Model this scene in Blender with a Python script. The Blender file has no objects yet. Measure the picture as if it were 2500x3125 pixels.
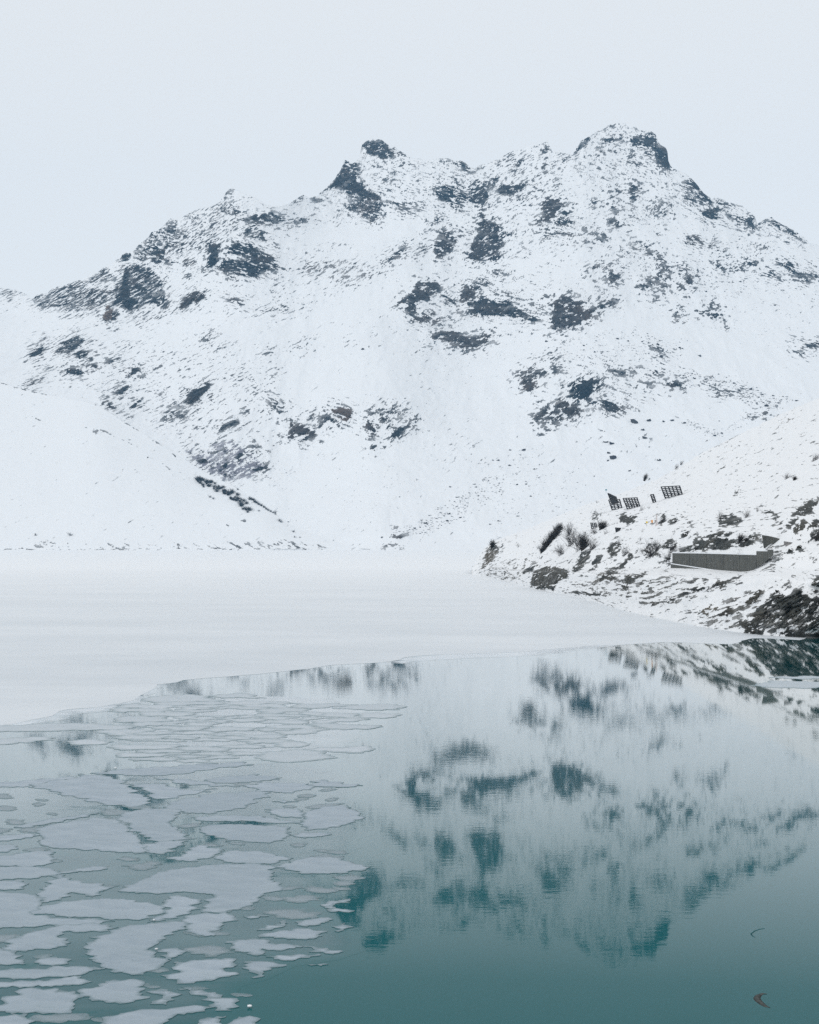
import bpy, math, random
import numpy as np
from mathutils import Vector, Matrix
from mathutils.geometry import delaunay_2d_cdt

# ------------------------------------------------------------------ camera
F, PX0, HZ, CAMH = 5208.33, 1250.0, 1645.0, 12.0     # focal length in photo pixels, centre column, horizon row, eye height
S = bpy.context.scene
C = S.collection
cam_d = bpy.data.cameras.new('camera')
cam = bpy.data.objects.new('camera', cam_d)
C.objects.link(cam)
cam.location = (0, 0, CAMH)
cam.rotation_euler = (math.radians(90), 0, 0)
cam_d.sensor_fit = 'VERTICAL'
cam_d.sensor_height = 30.0
cam_d.lens = 50.0
cam_d.shift_y = (HZ - 1562.5) / 3125.0
cam_d.clip_start = 0.5
cam_d.clip_end = 12000
S.camera = cam

# ------------------------------------------------------------------ sky, sun, exposure
SUN_EL, SUN_AZ = math.radians(42), math.radians(216)    # azimuth measured from +Y (north) clockwise: behind the camera, to its left
world = bpy.data.worlds.new('World')
S.world = world
world.use_nodes = True
wn, wl = world.node_tree.nodes, world.node_tree.links
wn.clear()
w_out = wn.new('ShaderNodeOutputWorld')
w_bg = wn.new('ShaderNodeBackground')
w_sky = wn.new('ShaderNodeTexSky')
w_sky.sky_type = 'NISHITA'
w_sky.sun_disc = False
w_sky.sun_elevation = SUN_EL
w_sky.sun_rotation = SUN_AZ
w_sky.altitude = 1900
w_sky.air_density = 1.0
w_sky.dust_density = 3.0
w_mix = wn.new('ShaderNodeMix')
w_mix.data_type = 'RGBA'
w_mix.inputs[0].default_value = 0.88                    # closed cloud layer over the clear sky
w_mix.inputs[7].default_value = (9.2, 9.35, 9.4, 1)
wl.new(w_sky.outputs[0], w_mix.inputs[6])
wl.new(w_mix.outputs[2], w_bg.inputs[0])
w_bg.inputs[1].default_value = 0.1
wl.new(w_bg.outputs[0], w_out.inputs[0])

sun_d = bpy.data.lights.new('sun', 'SUN')
sun_d.energy = 1.0
sun_d.angle = math.radians(18)
sun_d.color = (1.0, 0.985, 0.965)
sun = bpy.data.objects.new('sun', sun_d)
C.objects.link(sun)
_sd = Vector((math.sin(SUN_AZ) * math.cos(SUN_EL), math.cos(SUN_AZ) * math.cos(SUN_EL), math.sin(SUN_EL)))
sun.rotation_euler = _sd.to_track_quat('Z', 'Y').to_euler()
sun.location = (60, -60, 120)

S.view_settings.view_transform = 'Standard'
S.view_settings.look = 'None'
S.view_settings.exposure = 0.0
S.view_settings.gamma = 1.0
S.render.engine = 'CYCLES'
S.cycles.max_bounces = 8
S.cycles.volume_bounces = 1
S.cycles.use_denoising = False

# ------------------------------------------------------------------ helpers
rng = np.random.default_rng(7)
random.seed(7)


def P(px, py, Y):
    return ((px - PX0) / F * Y, Y, CAMH + (HZ - py) / F * Y)


def on_lake(px, py, z=0.0):
    Y = (CAMH - z) * F / (py - HZ)
    return ((px - PX0) / F * Y, Y, z)


_perm = np.random.default_rng(11).permutation(256).astype(np.int32)
_perm = np.concatenate([_perm, _perm, _perm])
_g = np.random.default_rng(12).normal(size=(256, 3)).astype(np.float32)
_g /= np.linalg.norm(_g, axis=1)[:, None]


def pnoise(x, y, z):
    x = np.asarray(x, np.float32); y = np.asarray(y, np.float32); z = np.asarray(z, np.float32)
    x, y, z = np.broadcast_arrays(x, y, z)
    xi, yi, zi = np.floor(x), np.floor(y), np.floor(z)
    xf, yf, zf = x - xi, y - yi, z - zi
    xi = xi.astype(np.int32) & 255; yi = yi.astype(np.int32) & 255; zi = zi.astype(np.int32) & 255
    u = xf * xf * xf * (xf * (xf * 6 - 15) + 10)
    v = yf * yf * yf * (yf * (yf * 6 - 15) + 10)
    w = zf * zf * zf * (zf * (zf * 6 - 15) + 10)
    out = 0
    for dx in (0, 1):
        a = _perm[xi + dx]
        wx = u if dx else 1 - u
        for dy in (0, 1):
            b = _perm[a + yi + dy]
            wy = v if dy else 1 - v
            for dz in (0, 1):
                g = _g[_perm[b + zi + dz]]
                wz = w if dz else 1 - w
                out = out + wx * wy * wz * (g[..., 0] * (xf - dx) + g[..., 1] * (yf - dy) + g[..., 2] * (zf - dz))
    return out * 1.6


def fbm(x, y, z, octv=4, gain=0.5, ridged=False):
    s, amp, fr = 0, 1.0, 1.0
    for o in range(octv):
        n = pnoise(x * fr + 17.3 * o, y * fr - 9.1 * o, z * fr + 3.7 * o)
        if ridged:
            n = 0.5 - np.abs(n)
        s = s + amp * n
        amp *= gain
        fr *= 2.03
    return s


def uniform(n):
    z = (n - n.mean()) / (n.std() + 1e-9)
    return 0.5 * (1 + np.tanh(0.797 * z * (1 + 0.0447 * z * z)))


def sstep(a, b, x):
    t = np.clip((x - a) / (b - a), 0, 1)
    return t * t * (3 - 2 * t)


def gauss(a, sig, axis):
    r = int(sig * 3) + 1
    k = np.exp(-0.5 * (np.arange(-r, r + 1) / sig) ** 2)
    k /= k.sum()
    pad = [(0, 0)] * a.ndim
    pad[axis] = (r, r)
    b = np.pad(a, pad, mode='edge')
    return np.apply_along_axis(lambda c: np.convolve(c, k, mode='valid'), axis, b)


def sdist(poly, x, y):
    """signed distance to a closed polygon, positive inside"""
    p = np.asarray(poly, float)
    q = np.roll(p, -1, 0)
    d = np.full(x.shape, 1e9)
    inside = np.zeros(x.shape, bool)
    for (x0, y0), (x1, y1) in zip(p, q):
        ex, ey = x1 - x0, y1 - y0
        t = np.clip(((x - x0) * ex + (y - y0) * ey) / (ex * ex + ey * ey + 1e-9), 0, 1)
        d = np.minimum(d, np.hypot(x - x0 - t * ex, y - y0 - t * ey))
        cond = (y0 > y) != (y1 > y)
        if y1 != y0:
            inside ^= cond & (x < (x1 - x0) * (y - y0) / (y1 - y0) + x0)
    return np.where(inside, d, -d)


def parse(txt):
    """one crag a line: cover kind tint | x,y x,y ...   (kind: 0 beds rising right, 1 beds falling right, 2 blocky, L thin line)"""
    out = []
    for ln in txt.strip().splitlines():
        if '|' not in ln:
            continue
        h, b = ln.split('|')
        h = h.split()
        out.append((float(h[0]), h[1], float(h[2]) if len(h) > 2 else 0.0,
                    [tuple(map(float, t.split(','))) for t in b.split()]))
    return out


def tag(o, label=None, cat=None, group=None, kind=None):
    if label: o['label'] = label
    if cat: o['category'] = cat
    if group: o['group'] = group
    if kind: o['kind'] = kind
    return o


def mesh_obj(name, verts, faces, mat, parent=None, smooth=False):
    me = bpy.data.meshes.new(name)
    me.from_pydata([tuple(v) for v in verts], [], [tuple(f) for f in faces])
    me.materials.append(mat)
    if smooth:
        me.polygons.foreach_set('use_smooth', [True] * len(me.polygons))
    me.update()
    o = bpy.data.objects.new(name, me)
    C.objects.link(o)
    if parent: o.parent = parent
    return o


def empty(name, loc, rz=0.0):
    o = bpy.data.objects.new(name, None)
    o.empty_display_size = 0.5
    C.objects.link(o)
    o.location = loc
    o.rotation_euler = (0, 0, rz)
    return o


# ------------------------------------------------------------------ materials
def new_mat(name):
    m = bpy.data.materials.new(name)
    m.use_nodes = True
    n = m.node_tree.nodes
    n.clear()
    out = n.new('ShaderNodeOutputMaterial')
    b = n.new('ShaderNodeBsdfPrincipled')
    m.node_tree.links.new(b.outputs[0], out.inputs[0])
    return m, n, m.node_tree.links, b


def noise_node(n, l, scale, detail=4, rough=0.55, vec=None, stretch=None):
    t = n.new('ShaderNodeTexNoise')
    t.inputs['Scale'].default_value = scale
    t.inputs['Detail'].default_value = detail
    t.inputs['Roughness'].default_value = rough
    if vec is None:
        vec = n.new('ShaderNodeTexCoord').outputs['Object']
    if stretch:
        mp = n.new('ShaderNodeMapping')
        mp.inputs['Scale'].default_value = stretch[:3]
        if len(stretch) > 3:
            mp.inputs['Rotation'].default_value = stretch[3]
        l.new(vec, mp.inputs[0])
        vec = mp.outputs[0]
    l.new(vec, t.inputs['Vector'])
    return t.outputs[0]


def ramp(n, l, fac, stops):
    r = n.new('ShaderNodeValToRGB')
    e = r.color_ramp.elements
    e[0].position, e[0].color = stops[0][0], (*stops[0][1], 1)
    e[1].position, e[1].color = stops[-1][0], (*stops[-1][1], 1)
    for p, c in stops[1:-1]:
        x = e.new(p)
        x.color = (*c, 1)
    l.new(fac, r.inputs[0])
    return r.outputs[0]


def mixc(n, l, fac, a, b):
    m = n.new('ShaderNodeMix')
    m.data_type = 'RGBA'
    for sock, v in ((m.inputs[0], fac), (m.inputs[6], a), (m.inputs[7], b)):
        if isinstance(v, (int, float)): sock.default_value = v
        elif isinstance(v, tuple): sock.default_value = (*v, 1)
        else: l.new(v, sock)
    return m.outputs[2]


def math_node(n, l, op, a, b=None, c=None):
    m = n.new('ShaderNodeMath')
    m.operation = op
    for i, v in enumerate((a, b, c)):
        if v is None: continue
        if isinstance(v, (int, float)): m.inputs[i].default_value = v
        else: l.new(v, m.inputs[i])
    return m.outputs[0]


def maprange(n, l, v, a, b, c=0.0, d=1.0):
    m = n.new('ShaderNodeMapRange')
    m.inputs[1].default_value, m.inputs[2].default_value = a, b
    m.inputs[3].default_value, m.inputs[4].default_value = c, d
    l.new(v, m.inputs[0])
    return m.outputs[0]


def bump(n, l, b, h, dist, strength=1.0):
    k = n.new('ShaderNodeBump')
    k.inputs['Distance'].default_value = dist
    k.inputs['Strength'].default_value = strength
    l.new(h, k.inputs['Height'])
    l.new(k.outputs[0], b.inputs['Normal'])


SNOW = (0.79, 0.805, 0.82)


def terrain_mat(name, u, dark, mid, warm, snow=SNOW, dusting=0.8):
    """snow over rock; u is the size in metres of the finest rock detail"""
    m, n, l, b = new_mat(name)
    co = n.new('ShaderNodeTexCoord').outputs['Object']
    at = n.new('ShaderNodeAttribute'); at.attribute_name = 'rock'
    aw = n.new('ShaderNodeAttribute'); aw.attribute_name = 'tint'
    ab = n.new('ShaderNodeAttribute'); ab.attribute_name = 'bed'
    ac = n.new('ShaderNodeAttribute'); ac.attribute_name = 'cover'

    def streak(ang):
        r = n.new('ShaderNodeMapping'); r.inputs['Rotation'].default_value = (0, ang, 0)
        l.new(co, r.inputs[0])
        return noise_node(n, l, 1.0, 3, 0.6, r.outputs[0], (0.16 / u, 0.05 / u, 0.75 / u))
    sk = n.new('ShaderNodeMix')
    l.new(ab.outputs['Fac'], sk.inputs[0]); l.new(streak(math.radians(36)), sk.inputs[2]); l.new(streak(math.radians(-24)), sk.inputs[3])
    fine = noise_node(n, l, 0.5 / u, 4, 0.7, co)
    rag = math_node(n, l, 'ADD', math_node(n, l, 'MULTIPLY', math_node(n, l, 'SUBTRACT', fine, 0.5), 0.7), math_node(n, l, 'MULTIPLY', math_node(n, l, 'SUBTRACT', sk.outputs[0], 0.5), 1.9))
    v = math_node(n, l, 'MULTIPLY_ADD', rag, maprange(n, l, ac.outputs['Fac'], 0.0, 0.5, 0.25, 1.0), at.outputs['Fac'])
    fac = maprange(n, l, v, -0.02, 0.07)
    dust = noise_node(n, l, 0.06 / u, 5, 0.7, co, (1, 1, 1.6))
    dust = math_node(n, l, 'SUBTRACT', maprange(n, l, dust, 0.42, 0.68, 0.0, 0.62), maprange(n, l, ac.outputs['Fac'], 0.3, 0.9, -0.12, 0.34))
    dust = math_node(n, l, 'MINIMUM', math_node(n, l, 'MAXIMUM', dust, 0.0), 0.75)
    fac = math_node(n, l, 'MULTIPLY', fac, math_node(n, l, 'SUBTRACT', 1.0, math_node(n, l, 'MULTIPLY', dust, dusting)))
    big = noise_node(n, l, 0.035 / u, 5, 0.6, co)
    rc = ramp(n, l, big, [(0.34, dark), (0.52, mid), (0.72, tuple(0.5 * (p + q) for p, q in zip(mid, warm)))])
    det = noise_node(n, l, 0.25 / u, 3, 0.7, co, (1, 1, 0.35))
    rc = mixc(n, l, maprange(n, l, det, 0.45, 0.62, 0.0, 0.75), rc, tuple(x * 0.45 for x in dark))
    rc = mixc(n, l, maprange(n, l, aw.outputs['Fac'], 0.0, 1.0), rc, warm)
    rc = mixc(n, l, maprange(n, l, aw.outputs['Fac'], 0.0, -1.0), rc, (0.20, 0.20, 0.235))
    sn = mixc(n, l, noise_node(n, l, 0.02 / u, 4, 0.5, co), tuple(x * 0.955 for x in snow), snow)
    col = mixc(n, l, fac, sn, rc)
    l.new(col, b.inputs['Base Color'])
    b.inputs['Roughness'].default_value = 0.85
    b.inputs['Specular IOR Level'].default_value = 0.2
    bump(n, l, b, noise_node(n, l, 0.18 / u, 5, 0.65, co), 1.1 * u, 0.7)
    return m


def simple_mat(name, c1, c2, scale, rough=0.8, bumpd=0.0, spec=0.3, metallic=0.0, stretch=None):
    m, n, l, b = new_mat(name)
    f = noise_node(n, l, scale, 5, 0.6, None, stretch)
    l.new(ramp(n, l, f, [(0.35, c1), (0.65, c2)]), b.inputs['Base Color'])
    b.inputs['Roughness'].default_value = rough
    b.inputs['Specular IOR Level'].default_value = spec
    b.inputs['Metallic'].default_value = metallic
    if bumpd: bump(n, l, b, f, bumpd)
    return m


def boulder_mat(name, u, c1, c2):
    m, n, l, b = new_mat(name)
    co = n.new('ShaderNodeTexCoord').outputs['Object']
    f = noise_node(n, l, 0.8 / u, 5, 0.65, co)
    rc = ramp(n, l, f, [(0.35, c1), (0.65, c2)])
    geo = n.new('ShaderNodeNewGeometry')
    sep = n.new('ShaderNodeSeparateXYZ')
    l.new(geo.outputs['Normal'], sep.inputs[0])
    v = math_node(n, l, 'MULTIPLY_ADD', math_node(n, l, 'SUBTRACT', f, 0.5), 0.9, sep.outputs[2])
    l.new(mixc(n, l, maprange(n, l, v, 0.62, 0.72), rc, SNOW), b.inputs['Base Color'])
    b.inputs['Roughness'].default_value = 0.85
    b.inputs['Specular IOR Level'].default_value = 0.2
    bump(n, l, b, f, 0.25 * u)
    return m


MAT_MOUNT = terrain_mat('mountain_snow_rock', 2.2, (0.009, 0.014, 0.020), (0.032, 0.035, 0.039), (0.115, 0.082, 0.064))
MAT_HILL = terrain_mat('hill_snow', 2.0, (0.035, 0.040, 0.045), (0.080, 0.080, 0.080), (0.14, 0.11, 0.09))
MAT_BANK = terrain_mat('bank_snow_rock', 0.26, (0.014, 0.018, 0.020), (0.056, 0.062, 0.059), (0.112, 0.100, 0.080), SNOW, 0.55)
MAT_BOULDER = boulder_mat('boulder_rock', 2.0, (0.025, 0.022, 0.033), (0.070, 0.068, 0.068))
MAT_BOULDER_NEAR = boulder_mat('bank_boulder_rock', 0.4, (0.018, 0.020, 0.020), (0.075, 0.072, 0.060))
MAT_TWIG = simple_mat('bare_twigs', (0.020, 0.020, 0.022), (0.050, 0.046, 0.044), 3.0, 0.9)
MAT_TWIG_FAR = simple_mat('far_bare_twigs', (0.040, 0.042, 0.050), (0.090, 0.088, 0.100), 0.6, 0.9)
MAT_STEEL = simple_mat('weathered_steel', (0.012, 0.014, 0.018), (0.030, 0.032, 0.038), 2.0, 0.55, 0.0, 0.4, 0.3)
MAT_CONC = None
MAT_SNOWCAP = simple_mat('snow_cap', (0.82, 0.85, 0.89), SNOW, 1.5, 0.8, 0.03)
MAT_YELLOW = simple_mat('yellow_paint', (0.70, 0.50, 0.06), (0.75, 0.56, 0.08), 4.0, 0.5)
MAT_ORANGE = simple_mat('orange_paint', (0.70, 0.27, 0.03), (0.75, 0.32, 0.04), 4.0, 0.5)
MAT_GREYPOLE = simple_mat('grey_pole', (0.25, 0.24, 0.23), (0.36, 0.34, 0.32), 4.0, 0.6)
MAT_TEAL = simple_mat('teal_paint', (0.02, 0.16, 0.20), (0.03, 0.22, 0.26), 4.0, 0.5)
MAT_DEBRIS = simple_mat('wet_bark', (0.040, 0.048, 0.048), (0.095, 0.100, 0.096), 6.0, 0.9, 0.0, 0.05)
MAT_DEBRIS_DARK = simple_mat('sunken_bark', (0.006, 0.062, 0.070), (0.012, 0.075, 0.083), 6.0, 0.9, 0.0, 0.05)


def concrete_mat():
    m, n, l, b = new_mat('weathered_concrete')
    co = n.new('ShaderNodeTexCoord').outputs['Object']
    f = noise_node(n, l, 0.9, 6, 0.65, co)
    col = ramp(n, l, f, [(0.3, (0.050, 0.054, 0.050)), (0.55, (0.078, 0.082, 0.074)), (0.75, (0.105, 0.108, 0.094))])
    st = noise_node(n, l, 1.4, 4, 0.6, co, (1.2, 1.2, 0.12))
    col = mixc(n, l, maprange(n, l, st, 0.50, 0.70, 0.0, 0.7), col, (0.026, 0.029, 0.030))
    sp = noise_node(n, l, 2.2, 2, 0.5, co, (0.6, 0.6, 3.0))
    col = mixc(n, l, maprange(n, l, sp, 0.69, 0.73, 0.0, 0.6), col, (0.45, 0.47, 0.49))
    l.new(col, b.inputs['Base Color'])
    b.inputs['Roughness'].default_value = 0.85
    bump(n, l, b, f, 0.03)
    return m


MAT_CONC = concrete_mat()


def water_mat(name, body, rough, bumpd, body2=None):
    """still lake surface: mirror that grows towards grazing angles over a teal body (as through a polarising filter)"""
    m, n, l, b = new_mat(name)
    out = [x for x in n if x.type == 'OUTPUT_MATERIAL'][0]
    n.remove(b)
    co = n.new('ShaderNodeTexCoord').outputs['Object']
    di, gl, mx, fr = n.new('ShaderNodeBsdfDiffuse'), n.new('ShaderNodeBsdfGlossy'), n.new('ShaderNodeMixShader'), n.new('ShaderNodeFresnel')
    di.inputs['Color'].default_value = (*body, 1)
    if body2:
        l.new(ramp(n, l, noise_node(n, l, 0.25, 5, 0.6, co, (0.6, 1.0, 1.0)), [(0.38, body), (0.62, body2)]), di.inputs['Color'])
    gl.inputs['Color'].default_value = (1, 1, 1, 1)
    gl.inputs['Roughness'].default_value = rough
    if body2:                                           # thinning out to nothing at its rim
        ae = n.new('ShaderNodeAttribute'); ae.attribute_name = 'rim'
        ed = math_node(n, l, 'MULTIPLY', maprange(n, l, noise_node(n, l, 0.6, 6, 0.7, co, (0.5, 1, 1)), 0.36, 0.62, 0.05, 1.3), ae.outputs['Fac'])
        ed = maprange(n, l, ed, 0.05, 1.1)
        old = di.inputs['Color'].links[0].from_socket
        l.new(mixc(n, l, ed, (0.004, 0.090, 0.099), old), di.inputs['Color'])
        l.new(maprange(n, l, ed, 0.0, 1.0, 0.022, rough), gl.inputs['Roughness'])
    fr.inputs['IOR'].default_value = 1.333
    f = ramp(n, l, fr.outputs[0], [(0.0, (0, 0, 0)), (0.15, (0.04,) * 3), (0.225, (0.095,) * 3), (0.33, (0.32,) * 3), (0.42, (0.54,) * 3), (0.58, (0.76,) * 3), (0.8, (0.88,) * 3), (1.0, (1, 1, 1))])
    l.new(f, mx.inputs[0]); l.new(di.outputs[0], mx.inputs[1]); l.new(gl.outputs[0], mx.inputs[2])
    l.new(mx.outputs[0], out.inputs[0])
    if bumpd:
        a = noise_node(n, l, 2.4, 3, 0.55, co, (0.45, 1.0, 1.0))
        c = noise_node(n, l, 0.05, 2, 0.5, co)
        h = math_node(n, l, 'MULTIPLY', a, maprange(n, l, c, 0.4, 0.65, 0.25, 1.0))
        k = n.new('ShaderNodeBump')
        k.inputs['Distance'].default_value = bumpd
        l.new(h, k.inputs['Height'])
        l.new(k.outputs[0], gl.inputs['Normal'])
    return m


def ice_mat(name, c1, c2, rough, scale, stretch, spec=0.5, bd=0.004, far=None, rim=None):
    m, n, l, b = new_mat(name)
    co = n.new('ShaderNodeTexCoord').outputs['Object']
    f = noise_node(n, l, scale, 7, 0.66, co, stretch)
    col = ramp(n, l, f, [(0.36, c1), (0.64, c2)])
    if far:                                             # the ice carries more snow the farther it is from the open water
        sep = n.new('ShaderNodeSeparateXYZ')
        l.new(n.new('ShaderNodeNewGeometry').outputs['Position'], sep.inputs[0])
        f2 = noise_node(n, l, 0.02, 6, 0.65, co, (0.4, 1.0, 1.0))
        y = math_node(n, l, 'MULTIPLY_ADD', f2, 170.0, sep.outputs[1])
        col = mixc(n, l, maprange(n, l, y, far[0], far[1]), col, far[2])
    if rim:                                             # wet, thin and see-through towards the rim
        oi = n.new('ShaderNodeObjectInfo')
        col = mixc(n, l, maprange(n, l, oi.outputs['Random'], 0.0, 1.0, 0.0, 0.45), col, tuple(0.55 * x + 0.45 * y for x, y in zip(c1, rim[0])))
        wet = noise_node(n, l, 0.5, 6, 0.7, co, (0.7, 1.0, 1.0))
        col = mixc(n, l, maprange(n, l, wet, 0.54, 0.68, 0.0, 0.45), col, rim[0])
        ae = n.new('ShaderNodeAttribute'); ae.attribute_name = 'rim'
        ed = math_node(n, l, 'MULTIPLY_ADD', math_node(n, l, 'SUBTRACT', noise_node(n, l, 2.5, 5, 0.7, co, (0.6, 1, 1)), 0.5), rim[1] * 3.0, ae.outputs['Fac'])
        col = mixc(n, l, maprange(n, l, ed, 0.0, rim[1]), rim[0], col)
    l.new(col, b.inputs['Base Color'])
    b.inputs['Roughness'].default_value = rough
    b.inputs['IOR'].default_value = 1.31
    b.inputs['Specular IOR Level'].default_value = spec
    if bd: bump(n, l, b, noise_node(n, l, 5.0, 4, 0.6, co), bd)
    return m


MAT_WATER = water_mat('lake_water', (0.004, 0.090, 0.099), 0.022, 0.0017)
MAT_LAKEICE = ice_mat('snowy_lake_ice', (0.56, 0.60, 0.635), (0.645, 0.68, 0.71), 0.5, 0.045, (0.45, 1.0, 1.0), 0.4, 0.003, (240, 800, (0.80, 0.815, 0.83)))
MAT_FLOE = ice_mat('floe_ice', (0.255, 0.315, 0.365), (0.365, 0.425, 0.475), 0.45, 0.9, (0.8, 1.0, 1.0), 0.5, 0.004, None, ((0.14, 0.205, 0.23), 0.12))
MAT_THIN = water_mat('thin_clear_ice', (0.030, 0.100, 0.115), 0.16, 0.0, (0.060, 0.135, 0.150))
MAT_RIM = ice_mat('wet_ice_edge', (0.08, 0.145, 0.16), (0.12, 0.19, 0.205), 0.3, 2.0, None, 0.5, 0.0)
MAT_EDGE = ice_mat('ice_sheet_edge', (0.30, 0.37, 0.40), (0.40, 0.46, 0.49), 0.4, 2.0, None, 0.5, 0.0)
MAT_BRASH = water_mat('brash_ice', (0.10, 0.165, 0.185), 0.14, 0.0, (0.26, 0.32, 0.35))
MAT_MARGIN = water_mat('ice_margin', (0.36, 0.42, 0.46), 0.2, 0.0, (0.46, 0.51, 0.545))
MAT_BRASHFLOE = ice_mat('brash_floe_ice', (0.40, 0.455, 0.495), (0.51, 0.555, 0.595), 0.4, 0.5, (0.5, 1.0, 1.0), 0.5, 0.003, None, ((0.26, 0.325, 0.35), 0.4))
MAT_WETFLOE = ice_mat('wet_floe_ice', (0.13, 0.185, 0.21), (0.20, 0.25, 0.28), 0.3, 0.9, (0.8, 1.0, 1.0), 0.5, 0.0, None, ((0.05, 0.115, 0.13), 0.2))

# ------------------------------------------------------------------ what the photograph shows of the rock (photo pixels, turned into positions below)
SKYLINE = '''-400,800 -150,840 0,878 50,885 80,898 97,914 103,910 115,898 145,895 160,880 200,870 220,862 250,852 270,842 300,830 318,815 340,805 352,795
370,785 373,778 385,772 400,772 405,768 420,752 425,745 440,735 455,722 462,708 480,705 500,688 505,682 520,667 530,668 545,672 562,660 575,650 585,644
610,638 640,632 655,625 670,615 683,602 690,588 700,577 715,577 735,585 760,596 785,606 815,626 850,630 885,620 905,606 925,594 945,604 970,596 1000,570
1010,560 1022,545 1040,518 1048,500 1052,487 1060,490 1075,500 1090,490 1103,455 1104,443 1120,429 1140,425 1165,427 1183,438 1193,452 1205,446 1215,458
1240,470 1260,482 1300,488 1340,484 1365,482 1385,488 1410,490 1425,500 1440,512 1450,514 1460,504 1490,498 1515,488 1540,474 1560,462 1580,457 1600,452
1620,440 1645,434 1665,433 1673,436 1680,450 1686,463 1700,468 1707,458 1715,457 1722,467 1735,469 1748,474 1753,460 1765,445 1772,430 1790,420 1810,410
1820,402 1835,393 1850,385 1870,378 1885,373 1895,378 1908,374 1915,385 1925,393 1932,385 1942,388 1950,397 1970,399 1990,401 2000,409 2005,420 2012,438
2018,444 2030,449 2036,458 2039,475 2037,485 2044,500 2049,509 2060,515 2070,521 2090,528 2110,545 2125,560 2140,580 2150,591 2165,600 2172,610 2180,603
2200,605 2220,617 2250,622 2270,630 2285,645 2300,655 2305,665 2311,684 2325,675 2340,667 2355,663 2370,675 2385,684 2410,695 2425,704 2440,715 2455,726
2470,741 2500,748 2600,780 2750,830 2900,880'''
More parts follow.
